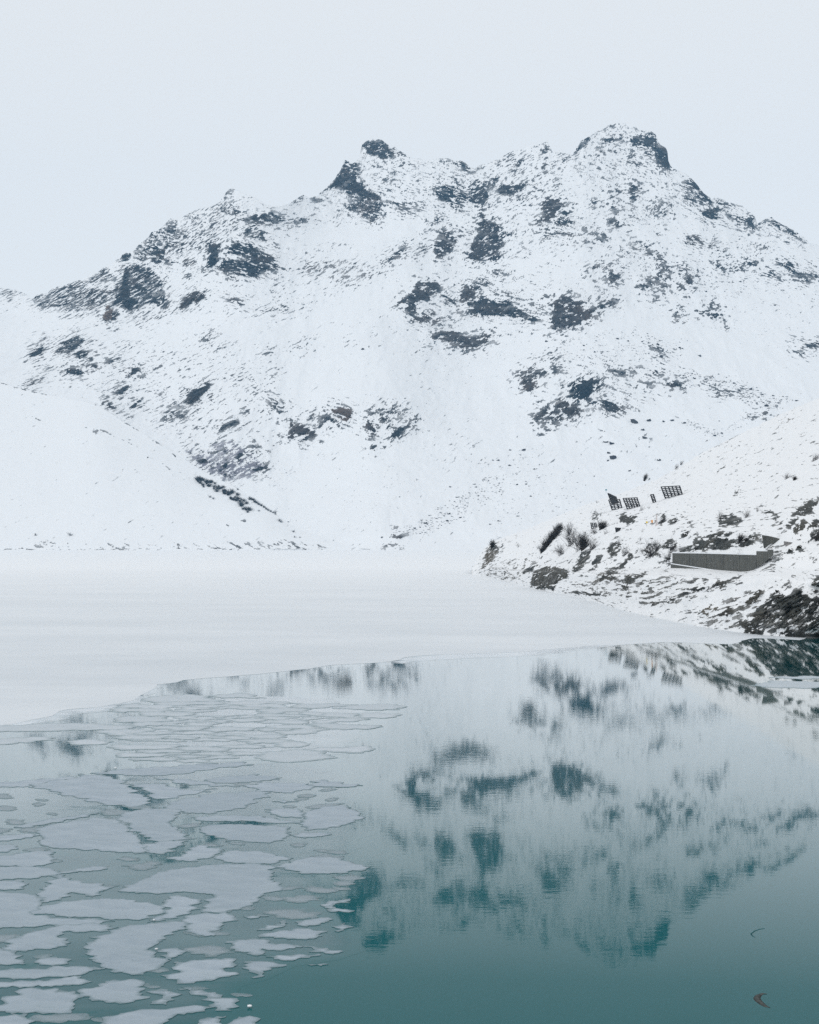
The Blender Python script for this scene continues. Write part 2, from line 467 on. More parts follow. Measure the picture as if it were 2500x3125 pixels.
CRAGS = parse('''
.24 1 0|1080,480 1250,480 1420,500 1450,620 1300,650 1180,600
.26 0 0|1450,510 1680,450 1740,490 1700,560 1550,640 1450,640
.27 1 0|1740,490 1780,430 1900,380 2000,410 2040,520 1950,560 1780,560
.26 1 0|2040,520 2170,610 2310,690 2470,745 2300,720 2150,680 2060,620
.20 2 0|1850,540 2080,560 2060,680 1950,760 1850,720
.18 0 0|1400,640 1640,610 1850,640 1830,740 1600,790 1420,800
.34 0 0|400,770 520,670 700,590 760,640 700,740 560,780 440,800
.12 0 0|560,840 880,830 1150,800 1160,850 900,960 600,960
.13 1 0|1200,850 1700,830 1850,900 1800,1000 1300,1050
.15 1 0|1560,1090 1900,1080 2100,1150 1950,1260 1650,1320 1580,1200
.14 0 0|80,1030 480,1040 820,1150 800,1330 560,1350 300,1200
.14 1 0|2080,700 2480,780 2520,880 2300,900 2100,860
.4 0 0|0,878 55,885 80,895 60,905 0,900
.4 0 0|20,905 40,903 42,920 18,922
.58 0 0|98,912 115,898 150,895 165,878 220,862 250,855 265,880 300,880 330,890 360,880 355,905 335,925 300,935 280,945 240,950 195,950 180,935 130,940 105,925
.5 0 0|255,862 275,842 318,820 335,822 340,840 365,855 360,872 335,860 300,862
.85 2 0|372,780 385,772 398,772 405,785 388,795 373,793
.72 0 0|385,815 400,805 430,808 455,820 480,840 495,860 500,880 505,905 520,920 518,945 495,940 470,925 440,930 420,945 400,950 385,940 340,935 355,905 365,880 372,850
.97 0 0|385,818 395,830 392,870 400,905 415,915 400,945 375,930 345,930 358,900 370,865
.95 2 1|320,945 330,933 345,945 340,975 330,980 315,970
.9 2 .2|340,950 355,955 352,975 340,978
.55 1 0|405,770 425,750 460,710 505,685 525,668 535,690 560,705 575,720 560,735 540,745 520,760 500,770 480,800 455,790 430,800 405,790
.8 1 0|470,755 500,760 505,790 485,805 460,790
.32 0 0|420,945 520,935 510,960 480,975 440,985 400,970
.62 1 0|503,672 530,668 535,690 560,710 570,725 540,720 515,700
.45 1 0|560,665 585,644 595,655 630,675 650,685 655,690 635,685 600,670
.5 1 0|655,627 680,625 695,640 710,655 700,660 680,650
.7 2 0|683,600 692,585 705,577 700,590 688,603
.5 1 0|690,615 705,615 725,640 740,652 730,655 715,640
.78 2 0|725,670 745,662 790,660 820,650 840,655 870,668 875,675 850,682 835,682 810,680 785,685 765,682 745,675
.6 2 0|880,670 900,665 930,668 955,672 930,682 905,685 885,678
.5 0 0|540,740 580,720 620,700 635,690 650,680 655,690 630,725 590,745 560,760 535,770 520,770
.48 0 0|615,765 625,730 640,710 635,690 655,690 670,700 665,730 645,745 638,770 625,770
.88 2 0|640,750 660,745 672,740 670,770 665,790 660,805 645,818 625,815 632,790 635,770
.8 1 0|692,770 710,745 725,735 738,740 730,755 760,745 785,755 800,770 815,775 835,785 840,805 850,820 830,830 795,835 780,845 755,842 720,840 690,838 670,825 665,820 675,800 690,790 720,795 760,792 730,780 720,770
.62 0 0|740,715 760,690 775,685 790,700 805,710 808,725 815,738 790,732 770,730 755,725
.95 2 0|795,705 805,710 807,722 795,728 790,715
.4 1 0|820,730 850,750 855,760 830,755
.58 0 .3|560,790 590,785 605,795 585,810 565,812
.5 0 0|560,840 580,832 600,845 580,850
.88 0 .3|545,945 560,915 575,900 600,890 625,900 615,915 580,925 560,940
.55 1 0|670,900 690,905 720,910 740,915 755,930 735,935 715,925 690,915
.68 1 0|500,780 515,790 535,805 520,815 500,805
.34 0 .2|905,815 930,805 960,800 1000,795 1050,795 1100,805 1150,820 1160,830 1120,850 1080,870 1050,875 1030,865 1000,850 960,850 940,830
.52 0 .3|930,815 960,805 975,825 960,840 940,830
.48 0 .2|985,800 1010,800 1020,820 990,830
.48 0 .2|1050,805 1085,800 1100,815 1065,825
.3 0 0|830,850 860,835 880,860 850,865
.3 0 0|900,855 935,850 940,870 905,875
.4 0 0|840,910 870,890 875,900 850,920
.5 0 0|835,940 860,932 885,935 880,950 850,950 790,950
.45 0 0|915,930 935,930 930,945 915,945
.72 1 0|1052,487 1065,497 1085,498 1100,515 1110,530 1075,535 1090,550 1110,565 1120,585 1150,590 1165,600 1170,620 1160,640 1155,655 1145,670 1130,675 1110,665 1080,650 1055,635 1050,625 1075,620 1070,600 1060,590 1040,580 1020,572 1000,570 1015,555 1025,540 1040,515
.96 1 .1|1040,515 1050,510 1065,525 1085,545 1100,565 1125,585 1155,592 1162,605 1150,615 1125,605 1105,600 1085,590 1060,580 1040,575 1020,568 1010,565 1022,545 1035,545
.6 1 0|1052,620 1070,620 1100,640 1130,655 1150,640 1165,650 1155,670 1130,675 1090,655 1060,635
.5 1 0|1175,605 1200,615 1230,620 1265,615 1290,625 1300,640 1275,650 1250,645 1225,645 1200,640 1180,625
.78 1 0|1205,620 1240,630 1250,645 1220,640
.82 2 0|1103,443 1118,430 1140,425 1165,427 1182,438 1185,450 1195,462 1205,470 1200,480 1175,480 1150,475 1125,470 1120,455 1105,450
.65 1 0|1195,455 1205,447 1212,460 1240,472 1220,472 1200,465
.55 1 0|1125,500 1160,508 1190,515 1215,520 1220,535 1200,530 1170,518 1130,506
.72 2 0|1170,545 1215,548 1210,556 1175,552
.45 1 0|1220,555 1250,570 1270,590 1275,600 1245,580
.45 1 0|1170,570 1200,575 1215,585 1180,585
.5 1 0|1215,585 1235,600 1245,605 1225,600
.5 2 0|1205,500 1225,498 1275,498 1270,505 1220,505
.5 1 0|1330,485 1345,482 1375,490 1410,490 1440,512 1450,530 1420,520 1400,505 1370,505 1350,500
.9 1 0|1405,500 1415,495 1425,515 1410,522
.25 1 0|1265,520 1330,525 1345,540 1300,545
.72 1 0|1325,575 1350,565 1390,565 1410,580 1425,590 1420,610 1415,630 1385,628 1360,620 1345,610 1335,595
.95 1 0|1325,580 1345,590 1370,595 1370,620 1345,610
.9 1 0|1385,540 1395,545 1412,570 1400,568
.4 1 0|1300,590 1320,580 1340,600 1335,612 1310,600
.55 1 0|1370,625 1395,630 1420,640 1440,645 1430,652 1400,648
.36 1 0|1330,640 1365,650 1370,665 1345,670
.65 0 0|1325,660 1360,668 1355,675 1345,680 1325,680 1310,705 1302,710 1315,690
.8 2 .2|1355,685 1362,695 1375,715 1390,735 1392,750 1370,768 1350,785 1335,785 1322,770 1325,755 1335,720
.4 1 0|1375,700 1410,695 1450,705 1440,720 1410,730 1385,715
.78 0 0|1175,800 1185,785 1215,770 1235,750 1245,742 1235,765 1210,785 1185,800
.62 0 0|1265,780 1290,760 1310,750 1300,770 1280,780
.88 2 0|950,600 985,608 985,614 960,610
.72 2 0|970,577 1000,580 985,585
.62 0 0|920,592 932,598 920,605 895,618
.75 1 0|1400,500 1412,490 1425,505 1450,530 1435,530 1415,520
.6 2 0|1455,510 1465,502 1475,515 1460,522
.66 0 0|1430,570 1445,548 1460,550 1475,560 1500,545 1520,535 1530,545 1515,560 1500,580 1490,600 1485,615 1492,622 1470,630 1450,630 1435,625 1425,600
.9 2 .1|1440,600 1455,590 1480,575 1490,600 1480,620 1445,620
.3 0 0|1475,560 1510,535 1530,530 1510,515 1480,530
.88 0 .1|1515,580 1530,565 1560,565 1590,565 1600,565 1585,580 1570,590 1555,600 1530,595 1520,590
.85 L 2|1595,564 1625,566 1640,576 1655,583
.6 0 0|1575,600 1600,590 1615,600 1600,615 1580,622
.75 2 0|1610,612 1620,615 1610,622
.8 2 0|1622,594 1638,596 1630,601
.85 0 0|1540,485 1550,475 1557,472 1545,487 1538,492
.7 0 0|1515,497 1525,490 1530,500 1518,505
.82 0 0|1572,500 1590,490 1602,478 1595,492 1582,508 1575,508
.6 2 0|1660,440 1672,435 1680,455 1685,462 1675,465 1665,470 1655,465
.76 2 0|1650,515 1660,505 1668,515 1675,530 1665,535 1655,525
.6 2 0|1663,485 1675,475 1672,490 1665,500
.5 2 0|1705,460 1715,458 1720,470 1708,468
.55 0 0|1710,490 1735,475 1748,485 1725,500
.4 2 0|1690,515 1715,505 1720,520 1695,525
.8 0 0|1560,530 1577,520 1575,530 1563,534
.7 0 0|1590,525 1602,522 1598,530
.82 2 0|1537,540 1548,537 1545,545
.6 0 0|1690,570 1710,560 1705,575 1690,585
.9 2 .25|1655,620 1670,600 1680,605 1690,605 1710,615 1725,625 1735,628 1710,635 1695,640 1690,660 1680,675 1665,680 1652,670 1655,640
.8 2 .1|1635,670 1650,665 1660,690 1645,698 1632,685
.75 1 0|1690,672 1710,665 1735,672 1755,680 1760,685 1735,690 1710,690 1695,685
.86 2 0|1722,645 1740,643 1738,655 1725,655
.5 1 0|1660,715 1670,700 1690,705 1720,705 1755,720 1730,720 1700,725 1675,728 1655,735
.8 1 0|1685,705 1710,710 1700,718
.86 2 .15|1465,640 1472,650 1478,665 1490,668 1510,680 1522,690 1525,705 1515,715 1530,725 1540,750 1520,770 1505,785 1480,780 1455,793 1440,795 1430,785 1435,765 1445,735 1455,715 1460,690
.72 0 0|1445,797 1475,785 1510,780 1525,785 1520,795 1490,795 1460,800
.8 0 0|1515,780 1530,770 1535,780 1520,795
.7 0 0|1530,710 1550,705 1568,712 1555,722 1535,718
.82 2 0|1775,700 1790,690 1795,705 1780,710
.5 2 0|1800,710 1820,695 1840,710 1825,720 1805,722
.66 2 0|1825,720 1845,710 1858,735 1835,738 1820,730
.76 2 0|1770,735 1790,730 1800,742 1785,745
.66 2 0|1865,630 1880,625 1895,640 1890,655 1870,650
.76 2 .1|1862,670 1880,668 1892,678 1885,692 1870,690
.5 2 0|1855,590 1870,580 1890,575 1895,590 1865,605
.8 2 0|1805,610 1825,615 1815,625 1805,620
.36 1 0|1850,535 1870,530 1890,540 1880,550 1850,550
.13 1 0|1740,480 1900,470 1950,560 1900,640 1780,600 1740,540
.72 0 0|1752,470 1765,445 1772,430 1790,420 1812,409 1800,428 1790,445 1770,455 1756,478
.97 2 0|1845,425 1855,422 1880,422 1900,420 1902,428 1880,430 1850,433
.86 1 0|1922,428 1935,412 1950,410 1965,420 1985,425 2000,440 2015,448 2030,455 2037,470 2035,485 2045,505 2040,515 2025,517 2005,505 2000,480 1995,460 1980,445 1960,445 1935,445 1930,435
1 2 0|2000,440 2015,445 2035,455 2038,480 2045,505 2025,515 2010,500 2005,470
.62 1 0|1960,405 1990,400 2003,415 2010,440 1995,430 1970,420
.6 0 0|1835,395 1850,385 1880,375 1870,385 1850,392
.42 2 0|1845,405 1880,400 1915,400 1915,405 1880,407
.6 1 0|1905,385 1912,378 1925,395
.6 1 0|1930,388 1940,386 1948,396
.25 1 0|1800,415 1850,400 1920,400 1930,415 1850,420 1810,435
.5 1 0|1965,450 1985,450 1995,480 1980,495 1965,470
.6 1 0|1970,480 1980,495 1985,505 1975,500
.68 0 0|1920,455 1935,455 1938,480 1925,485 1908,483 1920,470
.5 1 0|1938,490 1960,495 1965,510 1945,505 1920,500 1905,500 1915,490
.5 2 0|1860,455 1890,460 1905,468 1875,470
.9 2 0|1830,460 1840,458 1835,466
1 2 0|1922,575 1935,568 1945,575 1943,590 1930,592 1922,585
.82 2 0|1920,602 1940,592 1945,615 1935,612 1922,608
.82 2 0|1930,545 1945,548 1940,553
.62 1 0|2080,555 2100,545 2115,545 2130,560 2150,590 2170,605 2175,620 2165,640 2150,630 2120,620 2090,618 2080,612 2095,600 2080,580 2100,570
.88 1 0|2105,548 2120,553 2140,578 2155,593 2172,610 2172,630 2155,610 2135,590 2110,570
.86 1 0|2140,650 2170,635 2180,640 2195,665 2185,672 2160,665
.9 2 0|2180,640 2190,635 2192,655
.52 0 0|1970,630 2000,610 2030,615 2055,620 2050,635 2030,645 2035,655 2010,668 1995,665 1980,650
.78 1 0|2010,610 2045,622 2035,630 2020,622
.6 2 0|2050,600 2070,592 2065,602
.25 1 0|1945,610 1965,620 1985,680 1970,680
.6 1 0|2180,605 2200,605 2225,620 2255,628 2235,630 2220,635 2200,625 2185,625
.6 1 0|2205,640 2240,655 2270,665 2290,670 2300,655 2306,665 2312,690 2305,705 2290,700 2270,690 2250,680 2225,668
.92 2 0|2275,675 2290,668 2300,680 2308,695 2295,700
.5 1 0|2240,685 2255,692 2262,700 2250,695
.68 1 0|2311,684 2325,673 2345,665 2355,664 2370,676 2385,684 2405,695 2425,708 2445,722 2468,742 2450,740 2420,732 2400,728 2420,720 2400,710 2380,705 2370,690 2345,680 2325,682
.22 1 0|2330,690 2370,690 2400,725 2350,715
.62 1 .2|2085,740 2105,720 2120,715 2135,725 2150,735 2155,742 2140,755 2130,740 2115,750 2100,748
.62 0 .2|2160,740 2175,735 2185,745 2170,755 2160,757
.4 1 0|2160,712 2180,718 2165,722
.42 2 .1|2185,765 2210,755 2232,770 2215,780 2195,772
.5 2 0|2275,750 2285,752 2280,758
.52 0 0|2300,755 2325,745 2345,750 2340,760 2310,765
.82 2 0|2180,810 2195,805 2210,815 2215,825 2195,822
.62 0 0|2215,808 2250,808 2280,800 2290,790 2312,795 2313,810 2285,812 2250,818
.85 2 0|2245,812 2275,805 2280,812 2255,818
.82 2 0|2290,800 2313,800 2312,810 2295,812
.78 1 0|2370,805 2400,800 2412,802 2425,815 2440,830 2460,838 2480,838 2530,845 2475,850 2470,856 2450,855 2430,845 2415,850 2405,835 2420,825 2395,818
.66 1 0|2325,840 2350,828 2380,838 2385,848 2360,850 2340,845
.5 2 .1|1990,770 2010,765 2030,790 2045,810 2050,850 2035,860 2050,880 2030,900 2010,905 1990,890 1950,880 1955,850 2000,840 2000,800
.4 2 .1|2055,800 2090,800 2110,815 2105,840 2080,850 2065,850
1 2 .15|2095,848 2106,843 2113,848 2114,862 2103,867 2096,860
.42 2 .1|2060,860 2095,875 2110,900 2095,905 2065,885
.85 2 .15|1214,932 1218,920 1240,908 1255,895 1265,880 1280,865 1300,862 1330,862 1345,870 1350,880 1335,890 1310,910 1290,915 1270,925 1275,945 1260,965 1250,960 1245,945 1250,925 1230,925
.76 1 .3|1262,975 1290,960 1325,955 1325,970 1305,985 1280,982 1262,984
.86 2 .4|1320,975 1348,972 1335,985 1318,993
.76 1 0|1340,905 1360,900 1380,910 1395,920 1393,930 1375,920 1350,912
.93 2 .3|1405,910 1408,885 1420,876 1445,878 1452,885 1445,905 1425,915 1405,925
.6 1 0|1435,865 1450,855 1480,852 1515,865 1490,875 1460,880 1460,895 1440,890
.85 1 0|1415,925 1435,920 1465,915 1490,912 1520,920 1550,920 1575,935 1600,955 1620,965 1650,975 1655,985 1610,975 1575,970 1540,960 1520,960 1480,962 1450,955 1430,955 1445,940 1425,930
.98 2 .2|1465,920 1490,912 1510,930 1550,930 1560,945 1545,957 1500,955 1465,955 1455,945
.4 1 0|1490,880 1560,890 1620,920 1680,940 1700,960 1680,975 1640,965 1590,940 1550,915 1500,900
.6 1 0|1500,830 1520,825 1550,830 1560,842 1530,842 1510,842
.7 2 .3|1385,952 1405,945 1408,955 1390,958
.6 1 0|1330,930 1355,940 1350,945
.6 1 0|1355,965 1380,965 1375,972
.87 2 .25|1318,1032 1325,1018 1350,1010 1380,1012 1400,1020 1425,1028 1445,1028 1475,1025 1500,1020 1507,1022 1490,1035 1470,1050 1448,1062 1430,1060 1420,1055 1408,1061 1380,1050 1355,1038 1325,1036
.4 0 0|1290,1055 1318,1050 1310,1060 1285,1063
.2 1 0|1570,840 1600,835 1640,870 1680,890 1650,890 1600,885 1600,865
.86 2 .2|1695,915 1705,905 1730,905 1755,920 1785,920 1760,940 1800,945 1830,930 1815,955 1795,970 1775,985 1750,1000 1725,1013 1722,1005 1700,1012 1688,1005 1680,1000 1685,975 1690,945
.72 0 0|1795,960 1825,930 1830,915 1860,910 1885,910 1888,920 1875,930 1850,935 1820,945 1800,960
.9 2 0|1670,925 1690,928 1690,938 1675,935
.33 2 .1|1820,840 1850,810 1880,785 1900,760 1930,735 1950,730 1985,755 2005,790 2000,800 1970,790 1950,770 1900,775 1910,810 1880,820 1850,835
.9 2 0|1855,850 1875,835 1885,845 1882,860 1865,862
.6 2 .1|1930,728 1950,735 1985,760 2000,785 1975,770 1950,745
.4 1 0|1808,850 1830,870 1860,892 1830,890 1812,870
.7 0 .2|1795,830 1810,815 1830,805 1810,825
.5 0 0|1845,780 1855,755 1865,745 1858,775 1848,785
.6 2 0|2055,960 2070,950 2080,960 2072,972
.7 2 0|1950,870 1970,865 1985,880 1960,885
.6 2 0|1990,900 2010,895 2015,905 1995,912
.5 2 0|2120,945 2160,930 2190,925 2205,945 2215,990 2195,985 2160,965 2130,960
.62 1 0|2420,1030 2445,1038 2430,1042
.8 1 0|2450,1050 2500,1045 2520,1058 2490,1062 2460,1060
.72 1 0|2425,1065 2455,1075 2445,1083
.88 0 0|95,1085 110,1065 135,1048 130,1065 120,1080 105,1088
.74 0 0|190,1045 210,1035 235,1020 260,1040 240,1060 225,1070 205,1080 195,1078 170,1075
.9 2 0|220,1050 242,1052 230,1068
.8 0 0|225,1080 245,1070 275,1072 265,1085 245,1095 230,1090
.9 2 0|270,1092 285,1090 282,1098
.65 0 0|318,1105 345,1090 370,1080 365,1095 335,1110
1 2 0|278,1112 298,1112 295,1120 282,1120
.87 2 0|198,1128 210,1122 245,1128 258,1135 240,1145 225,1145 205,1138
.62 0 0|140,1125 165,1115 150,1128
.74 0 0|82,1185 95,1165 110,1152 128,1155 105,1165 95,1180
.92 2 0|398,1135 412,1120 425,1125 430,1135 415,1142 402,1148
.5 0 0|440,1135 470,1125 490,1112 500,1112 480,1130
.78 0 0|350,1205 365,1185 390,1175 400,1180 380,1200 360,1208
.72 0 0|310,1235 325,1210 335,1205 330,1225
.72 0 0|328,1245 330,1230 345,1222 340,1240 360,1245 340,1250
.96 0 0|392,1250 400,1235 425,1225 415,1240
.4 0 0|425,1228 450,1230 440,1238
.97 0 .1|560,1225 575,1205 595,1190 620,1180 630,1170 640,1172 630,1190 615,1200 605,1220 590,1230 570,1235
.56 0 0|510,1235 540,1220 560,1230 570,1255 555,1280 530,1275 500,1285 490,1270 505,1250
.92 0 0|545,1278 552,1265 568,1262 560,1280
.92 2 0|515,1270 525,1265 525,1275
.5 0 .2|640,1205 650,1195 655,1210 650,1222 635,1218
.88 0 0|665,1315 680,1300 705,1285 735,1278 730,1285 712,1297 695,1305
.92 0 0|665,1318 680,1303 690,1300 680,1315
.24 0 0|560,1320 600,1300 660,1280 710,1270 740,1300 700,1320 620,1330
.56 1 0|812,1215 830,1210 850,1225 880,1232 870,1240 862,1250 850,1262 845,1250 830,1245
.92 2 0|848,1255 860,1255 855,1268
.6 0 0|725,1150 740,1148 755,1155 740,1158
.7 0 0|765,1180 790,1182 780,1188
.62 0 0|620,1030 640,1015 655,1020 640,1040 625,1045
.5 0 0|660,1060 690,1060 705,1058 690,1072 680,1070
.6 0 0|800,1080 820,1072 815,1085
.4 0 0|895,1060 930,1040 950,1045 925,1065
.5 0 0|475,1205 500,1190 490,1210
.5 0 0|820,1145 845,1140 835,1152
.12 0 0|480,1150 760,1100 860,1200 820,1300 600,1290 480,1260
.92 2 .3|878,1335 885,1310 888,1290 905,1295 925,1295 940,1310 960,1320 970,1330 955,1338 930,1325 900,1325 895,1335 885,1337
.72 1 0|915,1345 930,1340 945,1340 935,1350 918,1350
.82 0 0|935,1280 950,1268 970,1260 960,1275 940,1285
.87 2 0|975,1300 980,1275 995,1262 1010,1270 1020,1285 1025,1290 1000,1288 985,1295 978,1310
.92 1 .8|1005,1255 1015,1247 1035,1245 1050,1245 1060,1248 1072,1250 1075,1262 1072,1275 1058,1288 1045,1285 1030,1275 1050,1270 1040,1262 1020,1258
.3 0 0|920,1280 990,1250 1060,1245 1070,1290 980,1320 930,1310
.52 0 0|1120,1270 1135,1235 1150,1230 1145,1255 1170,1250 1200,1235 1240,1240 1245,1260 1220,1285 1195,1310 1185,1315 1165,1290 1155,1265
.88 1 0|1115,1305 1122,1280 1135,1295 1145,1310 1140,1328 1130,1320 1120,1312
.4 1 0|1140,1330 1150,1340 1145,1350
.88 0 0|1195,1328 1215,1308 1250,1295 1272,1285 1255,1300 1225,1322 1202,1335
.9 2 0|1135,1365 1148,1365 1140,1375
.66 2 .1|1575,1150 1585,1135 1600,1120 1640,1122 1665,1135 1660,1160 1640,1150 1620,1155 1635,1175 1625,1190 1605,1190 1598,1170 1580,1170
.96 2 .2|1595,1165 1615,1158 1635,1170 1625,1185 1610,1192 1600,1182
.96 2 0|1685,1128 1695,1122 1708,1128 1698,1136
.3 0 0|1690,1180 1705,1150 1740,1160 1760,1170 1740,1200 1725,1205 1700,1190
1 0 0|1725,1210 1740,1205 1745,1180 1765,1172 1790,1170 1785,1165 1800,1160 1830,1162 1830,1170 1810,1178 1835,1180 1825,1185 1800,1185 1808,1195 1800,1205 1785,1215 1770,1217 1745,1212
.92 0 .3|1695,1235 1705,1218 1715,1213 1730,1225 1740,1235 1760,1238 1788,1255 1770,1260 1768,1268 1740,1268 1720,1255 1705,1245
.66 2 .1|1630,1275 1640,1255 1655,1240 1680,1235 1705,1250 1720,1265 1715,1285 1700,1295 1660,1300 1640,1295
.92 2 0|1795,1232 1805,1222 1820,1228 1810,1236
.93 1 0|1828,1235 1850,1222 1870,1232 1893,1245 1885,1256 1870,1252 1840,1243
.5 1 0|1820,1190 1850,1200 1840,1205
.87 1 0|1850,1130 1880,1125 1910,1130 1912,1145 1905,1152 1880,1142
.72 0 0|1670,1095 1690,1088 1705,1090 1690,1102
.35 1 0|1870,1165 1900,1180 1925,1208 1900,1205 1850,1190
.6 1 0|1980,1145 2000,1130 2030,1140 2020,1150
.6 2 0|1960,1165 2000,1160 2005,1175 1975,1178
.5 2 0|1920,1130 1955,1120 1960,1135 1925,1140
.82 2 0|2030,1165 2060,1160 2082,1175 2060,1182 2040,1178
.82 1 0|1985,1060 2010,1060 2028,1075 2010,1080
.72 1 0|2165,1170 2190,1180 2200,1198 2175,1190
.82 1 0|2245,1185 2265,1192 2262,1199 2248,1196
.72 2 0|2310,1264 2325,1262 2345,1256 2340,1266 2322,1268
.55 0 -1|560,1375 580,1360 600,1380 640,1395 650,1360 700,1345 740,1370 790,1400 805,1425 795,1440 760,1455 710,1468 670,1460 640,1440 610,1415
.92 0 0|715,1395 730,1385 760,1385 750,1392 735,1398 728,1408
.96 0 0|675,1425 690,1408 698,1412 685,1425
.92 0 0|600,1405 625,1400 635,1408 615,1415
.92 0 0|770,1435 800,1425 806,1430 790,1440
.92 0 0|645,1385 690,1362 680,1372 655,1387
.6 2 0|760,1365 780,1355 800,1358 785,1372
.5 2 .4|1190,1640 1215,1632 1225,1643 1217,1647
.9 2 .4|1212,1640 1220,1632 1223,1643 1217,1647
''')
HILL_LINES = parse('''
.55 L 1.5|0,1168 20,1172 60,1185 95,1194 150,1207
.5 L 1.5|215,1222 240,1215 262,1224 300,1238 330,1252
.6 L 2|330,1252 345,1262 358,1276
.45 L 1.5|360,1276 430,1318 480,1352 540,1395
.45 L 1.3|260,1304 320,1316 380,1345 430,1370
.4 L 1.3|450,1395 480,1402 530,1440 560,1445
.4 L 1.3|100,1272 130,1288
.72 2 0|525,1440 530,1452 523,1448
.72 2 0|285,1314 298,1316 292,1322
.8 1 0|738,1588 748,1588 745,1592
.8 1 0|695,1601 702,1602 698,1604
.35 1 0|830,1665 870,1638 905,1660 880,1672
.32 L 1.0|-400,1676 0,1676 60,1675 200,1677 420,1677 600,1676 760,1677 1000,1676
.22 1 0|100,1650 300,1660 500,1658 700,1655 900,1655 1040,1668 900,1676 300,1676 100,1668
''')
